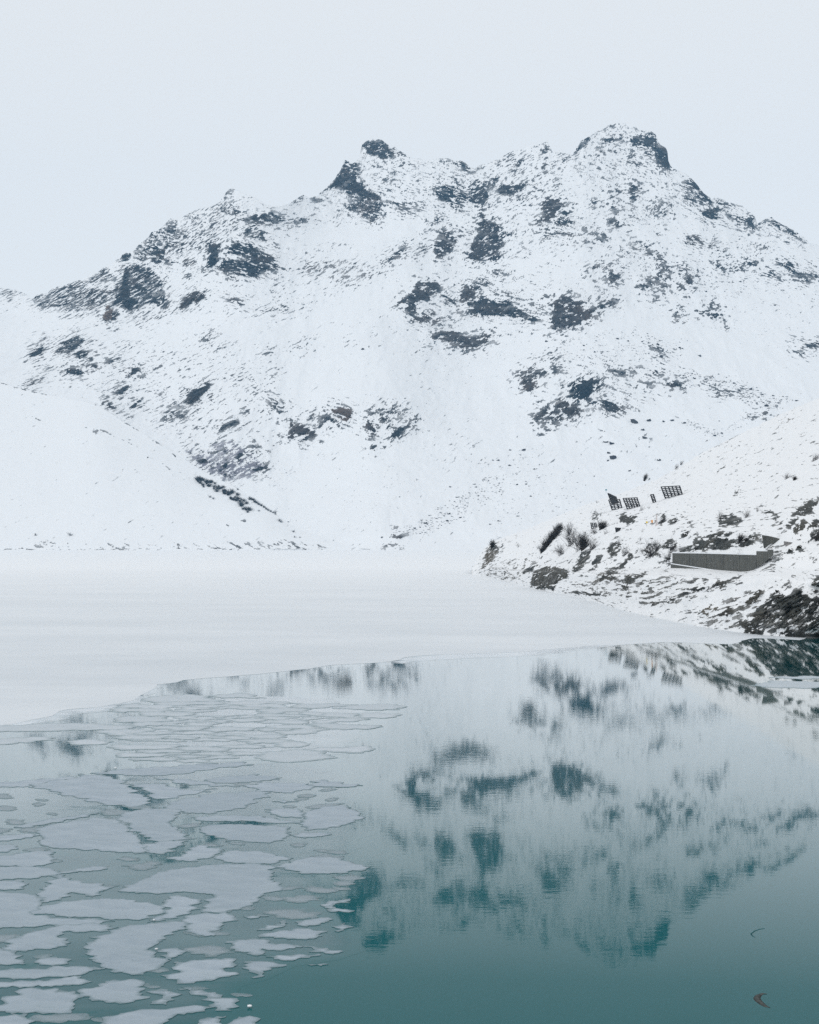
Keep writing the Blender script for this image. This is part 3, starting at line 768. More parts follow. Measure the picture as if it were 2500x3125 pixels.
BANK_CRAGS = parse('''
.24 1 0|1080,480 1250,480 1420,500 1450,620 1300,650 1180,600
.26 0 0|1450,510 1680,450 1740,490 1700,560 1550,640 1450,640
.27 1 0|1740,490 1780,430 1900,380 2000,410 2040,520 1950,560 1780,560
.26 1 0|2040,520 2170,610 2310,690 2470,745 2300,720 2150,680 2060,620
.20 2 0|1850,540 2080,560 2060,680 1950,760 1850,720
.18 0 0|1400,640 1640,610 1850,640 1830,740 1600,790 1420,800
.34 0 0|400,770 520,670 700,590 760,640 700,740 560,780 440,800
.12 0 0|560,840 880,830 1150,800 1160,850 900,960 600,960
.13 1 0|1200,850 1700,830 1850,900 1800,1000 1300,1050
.15 1 0|1560,1090 1900,1080 2100,1150 1950,1260 1650,1320 1580,1200
.14 0 0|80,1030 480,1040 820,1150 800,1330 560,1350 300,1200
.14 1 0|2080,700 2480,780 2520,880 2300,900 2100,860
.82 0 .8|1470,1736 1480,1705 1492,1672 1500,1662 1515,1668 1522,1680 1505,1705 1490,1722
.9 2 0|1494,1678 1500,1655 1515,1662 1522,1678 1508,1688
.6 0 0|1522,1672 1545,1650 1532,1672
.3 0 .3|1470,1745 1530,1708 1640,1712 1625,1750 1560,1772 1490,1758
.92 0 .25|1617,1790 1628,1745 1650,1735 1680,1732 1720,1735 1738,1745 1728,1765 1700,1775 1690,1787 1680,1797 1640,1794
1 2 0|1632,1795 1695,1788 1685,1799 1645,1799
.86 0 0|1590,1750 1620,1725 1635,1725 1625,1745
.92 0 0|1745,1745 1765,1715 1775,1685 1800,1685 1790,1710 1775,1735 1755,1748
.72 0 0|1797,1745 1810,1715 1825,1695 1840,1695 1830,1720 1815,1735
.6 0 0|1640,1720 1660,1690 1645,1715
.7 0 .6|1800,1785 1830,1752 1850,1742 1850,1765 1830,1778
.9 1 0|1735,1808 1770,1803 1800,1810 1830,1812 1820,1819 1790,1814 1750,1812
.3 0 .2|1700,1790 1830,1770 1900,1740 1960,1765 1900,1815 1800,1822 1720,1808
.82 2 .1|1853,1685 1865,1665 1880,1655 1895,1660 1895,1685 1870,1700
.86 0 0|1890,1725 1910,1705 1925,1690 1935,1700 1920,1715 1900,1735 1885,1740
.82 0 .1|1820,1775 1845,1750 1865,1735 1890,1725 1885,1745 1870,1755 1840,1768
.72 0 .3|1840,1780 1860,1762 1885,1752 1870,1770 1850,1785
.78 0 .15|1895,1790 1905,1765 1920,1755 1940,1752 1975,1750 1960,1765 1930,1780 1910,1795
.5 0 0|1960,1685 1985,1655 2005,1655 2015,1670 2010,1690 1985,1705 1965,1700
.7 0 0|2020,1668 2050,1645 2068,1655 2060,1675 2040,1680
.95 2 0|2080,1640 2085,1625 2100,1622 2100,1635 2085,1642
.9 0 0|2025,1715 2030,1700 2045,1700 2035,1715
.88 2 .1|1892,1590 1895,1570 1915,1575 1940,1577 1935,1595 1920,1600 1905,1598
.86 0 0|2010,1600 2015,1580 2028,1570 2030,1590 2018,1605
.7 0 0|2040,1597 2058,1576 2068,1585 2052,1600
.55 0 0|1805,1585 1815,1562 1838,1565 1832,1578 1815,1590
.6 2 0|2098,1595 2120,1588 2128,1596 2105,1602
.88 L 3|2072,1816 2120,1800 2160,1797 2190,1785 2230,1770 2260,1760
.72 L 3|1990,1847 2030,1835 2072,1822
.35 0 .2|1960,1775 2060,1755 2150,1765 2250,1770 2180,1800 2150,1830 2000,1850 1880,1815
.4 0 0|2025,1750 2045,1722 2040,1745
.72 0 .9|2140,1870 2160,1852 2185,1852 2175,1865 2150,1875
.88 0 .35|2175,1885 2205,1870 2225,1855 2240,1862 2235,1875 2210,1880
.82 2 .2|2245,1870 2262,1865 2258,1875
.8 0 .3|2270,1840 2295,1820 2315,1800 2330,1805 2310,1830 2300,1845 2280,1845
.76 0 .1|2295,1885 2310,1860 2335,1835 2355,1815 2375,1802 2385,1810 2400,1820 2430,1795 2445,1800 2450,1815 2480,1825 2600,1820 2700,1830 2700,1950 2460,1946 2420,1936 2390,1937 2350,1927 2300,1936 2270,1937 2275,1920 2260,1905 2240,1900
.94 0 0|2335,1850 2360,1822 2395,1825 2425,1800 2445,1800 2450,1830 2435,1860 2400,1870 2380,1850 2350,1855
.9 0 .35|2290,1885 2310,1865 2345,1868 2370,1880 2350,1890 2310,1893
.97 2 0|2270,1937 2275,1922 2310,1920 2335,1928 2330,1935 2300,1938
.97 2 0|2378,1940 2385,1932 2440,1932 2500,1935 2700,1940 2700,1955 2440,1950
.35 0 .3|2130,1895 2200,1840 2300,1800 2320,1850 2260,1910 2180,1930
.82 2 0|2150,1922 2155,1912 2172,1917 2176,1925 2160,1928
.95 2 0|2475,1788 2485,1772 2500,1755 2540,1760 2530,1790 2490,1793
.9 2 0|2480,1800 2495,1800 2490,1808
.35 0 0|2380,1790 2415,1755 2470,1745 2450,1780 2410,1795
.35 0 0|2330,1745 2345,1690 2375,1660 2390,1700 2360,1745
.88 2 0|2192,1608 2195,1590 2205,1575 2230,1573 2250,1575 2265,1590 2245,1603 2215,1607
.82 2 0|2150,1675 2155,1640 2165,1630 2190,1625 2225,1625 2225,1645 2245,1655 2265,1645 2290,1630 2320,1630 2325,1645 2300,1650 2285,1665 2260,1668 2235,1670 2215,1677 2185,1678
.86 2 0|2066,1684 2085,1672 2110,1660 2125,1640 2150,1635 2152,1680 2120,1679 2080,1686
.9 0 .1|2415,1575 2430,1560 2455,1540 2475,1530 2498,1528 2495,1540 2480,1550 2475,1565 2450,1575 2430,1572
.86 0 .1|2400,1600 2425,1588 2435,1580 2425,1600 2408,1613
.82 0 .3|2420,1625 2430,1605 2450,1585 2463,1590 2455,1610 2435,1627
.92 0 .1|2468,1605 2485,1590 2500,1585 2560,1580 2540,1605 2480,1610
.82 0 0|2470,1640 2485,1620 2500,1615 2560,1610 2540,1655 2485,1645
1 2 0|2335,1562 2350,1558 2365,1568 2375,1577 2355,1567
.82 2 0|2367,1580 2375,1595 2393,1585 2380,1602
.9 2 0|2402,1685 2420,1670 2415,1682
.95 2 0|2428,1680 2440,1662 2450,1665 2440,1675
.72 0 0|2355,1695 2375,1672 2370,1690
.7 0 0|2240,1508 2257,1496 2252,1505
.5 L 1.5|2400,1522 2420,1498
.4 L 1.5|2365,1520 2385,1505
.5 L 1.4|2188,1440 2212,1422
.45 L 1.4|2250,1285 2300,1250 2360,1238
.45 L 1.4|2190,1335 2245,1290 2300,1275
.5 L 1.6|2195,1362 2240,1335 2300,1300
.4 L 1.3|2100,1395 2165,1355
.4 L 1.3|2130,1400 2200,1355
.4 L 1.3|2300,1385 2390,1350
.8 2 .9|2400,1290 2405,1278 2407,1276 2402,1286
.06 0 0|1850,1500 2500,1250 2600,1700 2200,1900 1500,1760 1700,1600
''')


# ------------------------------------------------------------------ terrain builder
def curve(txt, xs):
    pts = np.array([tuple(map(float, t.split(','))) for t in txt.split()])
    return np.interp(xs, pts[:, 0], pts[:, 1])


def cover_fields(px, py, crags, warp, soft, halo=0.36):
    """how much of the ground is bare rock at every terrain point, the way its beds lie, its tint"""
    m = np.zeros(px.shape); tint = np.zeros(px.shape); kw = np.zeros((3,) + px.shape)
    w1 = fbm(px / 22, py / 22, 0 * px, 3) * warp
    w2 = fbm(px / 22, py / 22, 0 * px + 40, 3) * warp
    for s, kind, t, pts in crags:
        a = np.array(pts)
        x0, y0, x1, y1 = a[:, 0].min() - 48, a[:, 1].min() - 48, a[:, 0].max() + 48, a[:, 1].max() + 48
        ci = np.where((px[0] >= x0) & (px[0] <= x1))[0]
        if not len(ci): continue
        c0, c1 = ci[0], ci[-1] + 1
        sub = py[:, c0:c1]
        ri = np.where(((sub >= y0) & (sub <= y1)).any(axis=1))[0]
        if not len(ri): continue
        r0, r1 = ri[0], ri[-1] + 1
        sl = (slice(r0, r1), slice(c0, c1))
        x, y = px[sl] + w1[sl], py[sl] + w2[sl]
        if kind == 'L':
            d = np.full(x.shape, 1e9)
            for (ax, ay), (bx, by) in zip(pts[:-1], pts[1:]):
                ex, ey = bx - ax, by - ay
                k = np.clip(((x - ax) * ex + (y - ay) * ey) / (ex * ex + ey * ey), 0, 1)
                d = np.minimum(d, np.hypot(x - ax - k * ex, y - ay - k * ey))
            val = s * sstep(2.2 * t, 0.4 * t, d)
            k, t = 2, 0.0
        else:
            sd = sdist(pts, x, y)
            val = s * np.maximum(sstep(-soft * 1.7, soft * 0.8, sd), halo * sstep(-46, -2, sd))
            k = int(kind)
        new = val > m[sl]
        m[sl] = np.where(new, val, m[sl])
        tint[sl] = np.where(new & (val > 0.5 * s), t, tint[sl])
        for q in range(3):
            kw[q][sl] = np.where(new, 1.0 if q == k else 0.0, kw[q][sl])
    return m, tint, kw


def bed_noise(X, Y, Z, kw, L, st_k):
    """noise along the rock beds; L is the length in metres of one bed"""
    out = []
    for ang, st in ((math.radians(38), 3.2), (math.radians(-24), 3.4), (math.radians(15), 1.5)):
        a = (X * math.cos(ang) + Z * math.sin(ang)) / L
        b = (-X * math.sin(ang) + Z * math.cos(ang)) / L * st * st_k
        out.append(uniform(fbm(a, b, Y / (6 * L), 4, 0.80)))
    w = kw.sum(0)
    r = np.where(w > 0, kw[0] * out[0] + kw[1] * out[1] + kw[2] * out[2], out[0])
    return r


def grid_mesh(name, X, Y, Z, rock, tint, bed, cover, mat):
    nr, nc = X.shape
    co = np.stack([X, Y, Z], -1).reshape(-1, 3).astype(np.float32)
    i = np.arange(nr * nc).reshape(nr, nc)
    q = np.stack([i[:-1, :-1], i[:-1, 1:], i[1:, 1:], i[1:, :-1]], -1).reshape(-1, 4).astype(np.int32)
    me = bpy.data.meshes.new(name)
    me.vertices.add(len(co)); me.vertices.foreach_set('co', co.ravel())
    me.loops.add(q.size); me.loops.foreach_set('vertex_index', q.ravel())
    me.polygons.add(len(q)); me.polygons.foreach_set('loop_start', np.arange(0, q.size, 4, dtype=np.int32))
    me.polygons.foreach_set('use_smooth', np.ones(len(q), bool))
    me.update()
    for nm, a in (('rock', rock), ('tint', tint), ('bed', bed), ('cover', cover)):
        at = me.attributes.new(nm, 'FLOAT', 'POINT')
        at.data.foreach_set('value', a.astype(np.float32).ravel())
    me.materials.append(mat)
    me.validate()
    o = bpy.data.objects.new(name, me)
    C.objects.link(o)
    o['kind'] = 'structure'
    return o


class Ground:
    """looks up where the ground lies under a photo pixel"""
    def __init__(s, px, py, Y): s.px, s.py, s.Y = px, py, Y

    def at(s, x, y):
        c = np.interp(x, s.px[0], np.arange(s.px.shape[1]))
        c0 = int(min(max(math.floor(c), 0), s.px.shape[1] - 2))
        Ys = []
        for k in (c0, c0 + 1):
            Ys.append(np.interp(-y, -s.py[:, k], s.Y[:, k]))
        Yv = Ys[0] + (Ys[1] - Ys[0]) * (c - c0)
        return P(x, y, float(Yv))


def finish(name, px, py, Y, crags, mat, L, amp, warp, soft, base_cover, back, st_k=1.0, halo=0.36, gully=0.0):
    """noise, rock cover and mesh for one piece of ground given its depth under every photo pixel"""
    m, tint, kw = cover_fields(px, py, crags, warp, soft, halo)
    X, _, Z = P(px, py, Y)
    u = bed_noise(X, Y, Z, kw, L, st_k)
    ms = gauss(gauss(m, 2.0, 0), 2.0, 1)
    mw = gauss(gauss(m, 6.0, 0), 6.0, 1)
    rid = fbm(X / (2.2 * L), Z / (2.2 * L), Y / (5 * L), 5, 0.55, ridged=True)
    edge = sstep(0, 0.05, np.linspace(0, 1, px.shape[0]))[:, None]
    und = fbm(X / (9 * L), Z / (9 * L), Y / (14 * L), 4, 0.5)
    gul = fbm(X / (7 * L), Z / (20 * L), Y / (30 * L), 5, 0.55, ridged=True)
    Yd = Y - edge * amp * (gully * gul + 0.9 * ms * rid + 0.5 * ms * (0.5 - u) + 0.7 * mw + 0.5 * und)
    rock = np.maximum(1.08 * m, base_cover(X, Y, Z)) - u
    X, Yd, Z = P(px, py, Yd)
    # the far side, out of sight
    rows = [(X, Yd, Z)]
    for k in range(1, back[0] + 1):
        yb = Yd[-1] + back[1] * k
        rows.append((X[-1:] * (yb / Yd[-1])[None], yb[None], np.maximum(Z[-1] - back[2] * k * k, 1.0)[None]))
    XX = np.concatenate([r[0] for r in rows]); YY = np.concatenate([r[1] for r in rows]); ZZ = np.concatenate([r[2] for r in rows])
    ext = ((0, back[0]), (0, 0))
    grid_mesh(name, XX, YY, ZZ, *[np.pad(q, ext, mode='edge') for q in (rock, tint, gauss(kw[1], 3, 1), ms)], mat)
    return Ground(px, py, Yd)


HILL_SKY = '-400,1070 -200,1110 0,1167 90,1192 150,1206 230,1218 270,1226 330,1252 360,1276 440,1322 480,1348 560,1400 640,1450 720,1487 800,1532 850,1575 900,1610 1000,1645 1060,1665 1110,1676 1130,1677'
HILL_SKY_Y = '-400,2560 0,2350 330,2230 640,2080 850,1960 1000,1880 1130,1813'

# the mountain behind the lake
xs = np.linspace(-400, 2900, 1321)
sky = curve(SKYLINE, xs)
jag = fbm(xs / 9, 0 * xs, 0 * xs, 3) * 2.2
sky = sky + jag
hs = curve(HILL_SKY, xs)
y0 = np.where(xs < 1130, np.minimum(hs + 36, 1679.5), 1679.5)
Y00 = CAMH * F / (1679.5 - HZ)
Y0 = gauss(np.where(xs < 1130, curve(HILL_SKY_Y, xs) + 70 * sstep(1130, 700, xs), Y00), 12, 0)
NR = 440
t = np.linspace(0, 1, NR)[:, None]
sky_s = gauss(sky, 26, 0)
py = y0[None] + (sky_s - y0)[None] * t + (sky - sky_s)[None] * t ** 8
px = np.broadcast_to(xs[None], py.shape).copy()
# depth of the mountain face: walk up from the shore, steeper where crags stand, flatter in the snow basin
pr = np.arange(1684.0, 340.0, -3.0)
gx, gy = np.meshgrid(xs, pr)
m0, _, _ = cover_fields(gx, gy, CRAGS, 4, 5)
m0 = gauss(gauss(m0, 14, 0), 34, 1)
e = (HZ - gy) / F
sig = 0.50 + 0.10 * (1684 - gy) / 1300 + 0.9 * m0 - 0.16 * np.exp(-(((gx - 1000) / 190) ** 2 + ((gy - 735) / 55) ** 2))
g = np.diff(e, axis=0) / np.maximum(0.5 * ((sig - e)[1:] + (sig - e)[:-1]), 0.08)
I = np.concatenate([np.zeros((1, gx.shape[1])), np.cumsum(g, axis=0)])
tgt = np.interp(xs, [-400, 100, 700, 1000, 1130, 1450, 1900, 2200, 2470, 2900], [3300, 3150, 3000, 3250, 3450, 3420, 3480, 3350, 3250, 3150])
ss, y0s = gauss(sky, 40, 0), gauss(y0, 12, 0)
Ia = np.array([np.interp(-y0s[c], -pr, I[:, c]) for c in range(len(xs))])
Ib = np.array([np.interp(-ss[c], -pr, I[:, c]) for c in range(len(xs))])
k = gauss(np.log(tgt / Y0) / (Ib - Ia), 50, 0)
lnY = gauss(np.log(Y0)[None] + (I - Ia[None]) * k[None], 20, 1)
Ym = np.stack([np.exp(np.interp(-py[:, c], -pr, lnY[:, c])) for c in range(len(xs))], 1)
G_MT = finish('mountain', px, py, Ym, CRAGS, MAT_MOUNT, 11.0, 15.0, 4.0, 5.0,
              lambda X, Y, Z: 0.008 + 0.07 * sstep(0.0, 0.6, fbm(X / 130, Z / 130, Y / 300, 3)) + 0.20 * sstep(300, 620, Z) * sstep(-0.30, 0.45, fbm(X / 70, Z / 70, Y / 200, 3)), (7, 45, 9.0), 1.0, 0.42, 1.0)

# the smooth white hill on the left
xs = np.linspace(-400, 1130, 500)
sky_s = np.minimum(gauss(curve(HILL_SKY, xs), 8, 0), 1677.5)
sky = sky_s + fbm(xs / 20, 0 * xs, 0 * xs + 5, 3) * 1.5 * sstep(1080, 1000, xs)
NR = 190
t = np.linspace(0, 1, NR)[:, None]
y0 = np.full_like(xs, 1679.0)
py = y0[None] + (sky_s - y0)[None] * t + (sky - sky_s)[None] * t ** 8
px = np.broadcast_to(xs[None], py.shape).copy()
Yh0 = CAMH * F / (1679.0 - HZ)
th = (py - y0[None]) / (sky_s - y0)[None]
Yh = Yh0 * (gauss(curve(HILL_SKY_Y, xs), 25, 0) / Yh0)[None] ** (np.maximum(th, 0) ** 1.15)
G_HILL = finish('hill_left', px, py, Yh, HILL_LINES, MAT_HILL, 12.0, 7.0, 3.0, 4.0,
                lambda X, Y, Z: 0.006 + 0 * X, (6, 30, 3.5), 1.0, 0.0, 0.0)

# the near bank on the right with its wall and road bench
COLS = [1440, 1470, 1500, 1540, 1620, 1700, 1800, 1900, 2000, 2054, 2150, 2272, 2300, 2360, 2400, 2500, 2700, 2900]
LW = [1754, 1753, 1762, 1773, 1796, 1809, 1833, 1863, 1886, 1897, 1915, 1932, 1936, 1941, 1944, 1947, 1955, 1960]
def wl_Y(y): return CAMH * F / (y - HZ)
LINES = [
    (LW, [wl_Y(v) for v in LW]),
    ([1751, 1735, 1722, 1735, 1740, 1735, 1735, 1735, 1735, 1733, 1737, 1745, 1740, 1715, 1735, 1740, 1740, 1740],
     [588, 586, 570, 520, 470, 433, 384, 343, 316, 303, 281, 256, 251, 241, 232, 226, 220, 216]),
    ([1750, 1722, 1698, 1692, 1690, 1690, 1690, 1690, 1690, 1689, 1690, 1693, 1693, 1690, 1680, 1685, 1685, 1685],
     [590, 588, 575, 532, 482, 442, 391, 350, 322, 304.5, 282.5, 257.5, 252.5, 243, 239, 233, 227, 222]),
    ([1748, 1712, 1690, 1685, 1683, 1683, 1683, 1683, 1683, 1683, 1683, 1684, 1684, 1680, 1668, 1675, 1675, 1675],
     [592, 590, 580, 540, 492, 452, 401, 361, 332, 312, 290, 264, 259, 249, 242, 237, 231, 226]),
    ([1746, 1695, 1672, 1662, 1652, 1648, 1645, 1640, 1636, 1628, 1620, 1622, 1622, 1625, 1605, 1600, 1595, 1590],
     [594, 592, 590, 572, 530, 482, 434, 393, 350, 330, 302, 274, 269, 260, 255, 250, 244, 238]),
    ([1745, 1682, 1662, 1645, 1622, 1600, 1575, 1560, 1542, 1540, 1540, 1535, 1530, 1515, 1500, 1480, 1450, 1420],
     [596, 594, 596, 592, 570, 548, 515, 470, 432, 405, 372, 342, 336, 324, 315, 302, 292, 285]),
    ([1744, 1672, 1655, 1638, 1610, 1575, 1535, 1503, 1465, 1436, 1378, 1318, 1305, 1274, 1255, 1215, 1140, 1080],
     [598, 596, 600, 602, 606, 612, 618, 615, 600, 590, 572, 548, 542, 525, 512, 482, 450, 430]),
]
SEG = [90, 28, 45, 14, 60, 70, 110]
xs = np.linspace(1440, 2900, 731)
pyl = [gauss(np.interp(xs, COLS, a), 9, 0) for a, b in LINES]
Yl = [gauss(np.interp(xs, COLS, b), 9, 0) for a, b in LINES]
bl_ = sstep(2052, 1985, xs)                             # the road bench ends where the wall ends
for q, fr in ((2, 0.36), (3, 0.60)):
    pyl[q] += bl_ * (pyl[1] + (pyl[4] - pyl[1]) * fr - pyl[q])
    Yl[q] += bl_ * (Yl[1] + (Yl[4] - Yl[1]) * fr - Yl[q])
pyl[0] = pyl[0] + fbm(xs / 30, 0 * xs, 0 * xs, 3) * 2
Yl[0] = wl_Y(pyl[0])
pyl[-1] = pyl[-1] + fbm(xs / 25, 0 * xs, 0 * xs + 3, 3) * 2
# the rock rises steeply from the water, then eases off below the wall
pyl.insert(1, pyl[0] + 0.84 * (pyl[1] - pyl[0])); Yl.insert(1, Yl[0] + 0.20 * (Yl[1] - Yl[0]))
pyr, Yr = [], []
for a in range(7):
    tt = np.linspace(0, 1, SEG[a], endpoint=(a == 6))[:, None]
    pyr.append(pyl[a][None] + (pyl[a + 1] - pyl[a])[None] * tt)
    Yr.append(Yl[a][None] + (Yl[a + 1] - Yl[a])[None] * tt)
py = np.concatenate(pyr); Yb = np.concatenate(Yr)
Yb = gauss(gauss(Yb, 2.5, 0), 6, 1)
# one row below the water line so that the shore dips under the ice
py = np.concatenate([py[:1] + 9, py]); Yb = np.concatenate([Yb[:1] - 1.2, Yb])
px = np.broadcast_to(xs[None], py.shape).copy()
G_BANK = finish('bank_right', px, py, Yb, BANK_CRAGS, MAT_BANK, 1.5, 1.9, 4.0, 4.0,
                lambda X, Y, Z: 0.02 + 0.06 * sstep(0, 0.5, fbm(X / 14, Z / 14, Y / 20, 3)) + 0.10 * sstep(5.0, 2.0, Z), (7, 9, 0.55), 1.5, 0.18)

# ------------------------------------------------------------------ lake: water, snow-covered ice, thin ice
wx, wy0, wy1 = 1400.0, -80.0, 2700.0
tag(mesh_obj('lake_water', [(-wx, wy0, 0), (wx, wy0, 0), (wx, wy1, 0), (-wx, wy1, 0)], [(0, 1, 2, 3)], MAT_WATER), kind='structure')


def ragged(pts, step, amp, seed, closed=True):
    """break the straight edges of an outline given in metres into an uneven ice edge"""
    r = random.Random(seed)
    out = []
    n = len(pts)
    for i in range(n if closed else n - 1):
        a, b = Vector(pts[i][:2]), Vector(pts[(i + 1) % n][:2])
        d = b - a
        L = d.length
        st = max(step, L / 60)
        k = max(1, int(L / st))
        nrm = Vector((-d.y, d.x)).normalized() if L > 1e-6 else Vector((0, 0))
        ph = r.uniform(0, 100)
        for j in range(k):
            f = j / k
            w = min(1.0, 4 * f * (1 - f) + 0.25)
            off = (math.sin(ph + f * L * 2.1 / step * 0.35) * 0.45 + r.gauss(0, 0.55)) * amp * w * min(1.0, L / (6 * step))
            off += amp * 1.6 * w * min(1.0, L / (6 * step)) * (math.sin(ph + f * L / (3.1 * step)) * math.sin(1.7 * ph + f * L / (1.9 * step)))
            p = a + d * f + nrm * off
            out.append((p.x, p.y))
    return out


def slab(name, outline, z0, z1, top, side, parent=None):
    cx = sum(p[0] for p in outline) / len(outline)
    cy = sum(p[1] for p in outline) / len(outline)
    n = len(outline)
    area = sum(outline[i][0] * outline[(i + 1) % n][1] - outline[(i + 1) % n][0] * outline[i][1] for i in range(n))
    if area < 0: outline = outline[::-1]
    v = [(x - cx, y - cy, z1 - z0) for x, y in outline] + [(x - cx, y - cy, 0) for x, y in outline]
    f = [tuple(range(n))] + [(i, i + n, (i + 1) % n + n, (i + 1) % n) for i in range(n)]
    me = bpy.data.meshes.new(name)
    me.from_pydata(v, [], f)
    me.materials.append(top); me.materials.append(side)
    me.polygons.foreach_set('material_index', [0] + [1] * n)
    me.update()
    o = bpy.data.objects.new(name, me)
    o.location = (cx, cy, z0)
    C.objects.link(o)
    return o


def px_outline(pts):
    return [on_lake(x, y)[:2] for x, y in pts]


EDGE = [(2440, 1953.5), (2400, 1951), (2350, 1948.5), (2300, 1948), (2275, 1953), (2255, 1961), (2235, 1966), (2150, 1964), (2030, 1960), (1970, 1964), (1900, 1968),
        (1790, 1972), (1735, 1977), (1650, 1984), (1590, 1991), (1400, 1996), (1260, 2003), (1215, 2014), (1160, 2022), (1010, 2030), (940, 2042),
        (900, 2045), (750, 2060), (690, 2066), (560, 2076), (540, 2083), (480, 2090), (465, 2105), (430, 2122), (370, 2146), (300, 2158), (205, 2165),
        (180, 2171), (160, 2185), (90, 2199), (40, 2211), (0, 2214), (-200, 2216), (-430, 2218)]
edge_m = ragged(px_outline(EDGE), 1.6, 0.35, 3, closed=False)
far = [on_lake(-450, 1677)[:2], on_lake(2950, 1677)[:2], on_lake(2950, 1935)[:2], on_lake(2480, 1935)[:2], on_lake(2455, 1950)[:2]]
o = slab('lake_ice', edge_m + far, 0.0, 0.010, MAT_LAKEICE, MAT_EDGE)
o['kind'] = 'structure'


def T0(pts): return [(x * 0.72464, 2325 + y * 0.72464) for x, y in pts]


def rim_mesh(name, rings, z, mats, step, side=0.0):
    """flat ice with its outlines, interior points and the distance to its rim on every point"""
    vs, es = [], []
    for r in rings:
        b = len(vs)
        vs += [Vector(p) for p in r]
        es += [(b + i, b + (i + 1) % len(r)) for i in range(len(r))]
    a = np.array(rings[0])
    x0, y0_, x1, y1_ = a[:, 0].min(), a[:, 1].min(), a[:, 0].max(), a[:, 1].max()
    gx_, gy_ = np.meshgrid(np.arange(x0 + step / 2, x1, step), np.arange(y0_ + step / 2, y1_, step))
    gx_ = gx_.ravel() + rng.uniform(-0.2, 0.2, gx_.size) * step; gy_ = gy_.ravel() + rng.uniform(-0.2, 0.2, gy_.size) * step

    def rimdist(x, y):
        d = sdist(rings[0], x, y)
        for r in rings[1:]:
            d = np.minimum(d, -sdist(r, x, y))
        return d
    if gx_.size:
        ok = rimdist(gx_, gy_) > 0.3 * step
        vs += [Vector(p) for p in zip(gx_[ok], gy_[ok])]
    v2, _, f2, *_ = delaunay_2d_cdt(vs, es, [], 0, 1e-5)
    vv = np.array([tuple(v) for v in v2]); ff = np.array(f2)
    c = vv[ff].mean(1)
    ff = ff[rimdist(c[:, 0], c[:, 1]) > 0]
    cx, cy = vv[:, 0].mean(), vv[:, 1].mean()
    verts = [(x - cx, y - cy, 0.0) for x, y in vv]
    faces = [tuple(map(int, t_)) for t_ in ff]
    nt = len(faces)
    d = np.maximum(rimdist(vv[:, 0], vv[:, 1]), 0)
    d[d < 1e-4] = 0
    if side:                                            # the broken edge going down to the water
        r = rings[0]
        n = len(r)
        ar = sum(r[i][0] * r[(i + 1) % n][1] - r[(i + 1) % n][0] * r[i][1] for i in range(n))
        r = r if ar > 0 else r[::-1]
        b = len(verts)
        verts += [(x - cx, y - cy, 0.0) for x, y in r] + [(x - cx, y - cy, -side) for x, y in r]
        faces += [(b + i, b + n + i, b + n + (i + 1) % n, b + (i + 1) % n) for i in range(n)]
        d = np.concatenate([d, np.zeros(2 * n)])
    me = bpy.data.meshes.new(name)
    me.from_pydata(verts, [], faces)
    for m_ in mats: me.materials.append(m_)
    if side: me.polygons.foreach_set('material_index', [0] * nt + [1] * (len(faces) - nt))
    at = me.attributes.new('rim', 'FLOAT', 'POINT')
    at.data.foreach_set('value', d.astype(np.float32))
    me.update()
    o = bpy.data.objects.new(name, me)
    o.location = (cx, cy, z)
    C.objects.link(o)
    return o


def sheet(name, outer, holes, z, mat):
    rings = [ragged(px_outline(outer), 0.8, 0.30, 5)] + [ragged(px_outline(h), 0.35, 0.05, 9 + i) for i, h in enumerate(holes)]
    o = rim_mesh(name, rings, z, [mat], 1.1)
    o['kind'] = 'structure'
    return o


HOLES = [T0(h) for h in (
    [(430, 50), (545, 62), (520, 74), (470, 70)], [(465, 186), (520, 181), (605, 195), (550, 214), (480, 215)],
    [(555, 103), (600, 116), (655, 158), (625, 170), (590, 140)], [(822, 243), (862, 263), (850, 285), (884, 327), (828, 327), (815, 285)],
    [(925, 252), (1120, 256), (1000, 266)], [(548, 293), (600, 306), (645, 334), (580, 334)], [(625, 396), (695, 396), (672, 412)],
    [(745, 362), (805, 348), (775, 384), (735, 384)], [(735, 95), (805, 100), (770, 110)])]
sheet('thin_ice', [(-420, 2397), (0, 2399), (80, 2386), (230, 2379), (420, 2351), (560, 2346), (760, 2326), (900, 2320), (1000, 2340), (1085, 2380),
                   (1100, 2420), (1075, 2500), (1090, 2560), (1110, 2640), (1000, 2700), (960, 2740), (1040, 2780), (1075, 2850), (1120, 2900),
                   (1040, 2930), (900, 2950), (820, 2990), (740, 3010), (715, 3060), (750, 3145), (-420, 3145)], HOLES, 0.0015, MAT_THIN)
sheet('thin_ice', [(340, 2262), (420, 2205), (470, 2160), (560, 2132), (800, 2122), (1000, 2128), (1150, 2160), (1110, 2230), (1050, 2300),
                   (930, 2316), (760, 2320), (560, 2340), (440, 2346), (470, 2300)], [], 0.0024, MAT_BRASH)

for mg in ([(1190, 2012), (1400, 1990), (1590, 1985), (1735, 1970), (1900, 1962), (1910, 1974), (1800, 1981), (1740, 1990), (1650, 2000), (1500, 2006), (1330, 2014), (1230, 2026), (1180, 2032)],
           [(-400, 2205), (0, 2205), (60, 2196), (160, 2172), (205, 2156), (300, 2150), (400, 2126), (480, 2082), (500, 2096), (455, 2136), (400, 2160), (300, 2174), (200, 2190), (110, 2216), (30, 2226), (-400, 2230)]):
    sheet('thin_ice', mg, [], 0.0034, MAT_MARGIN)

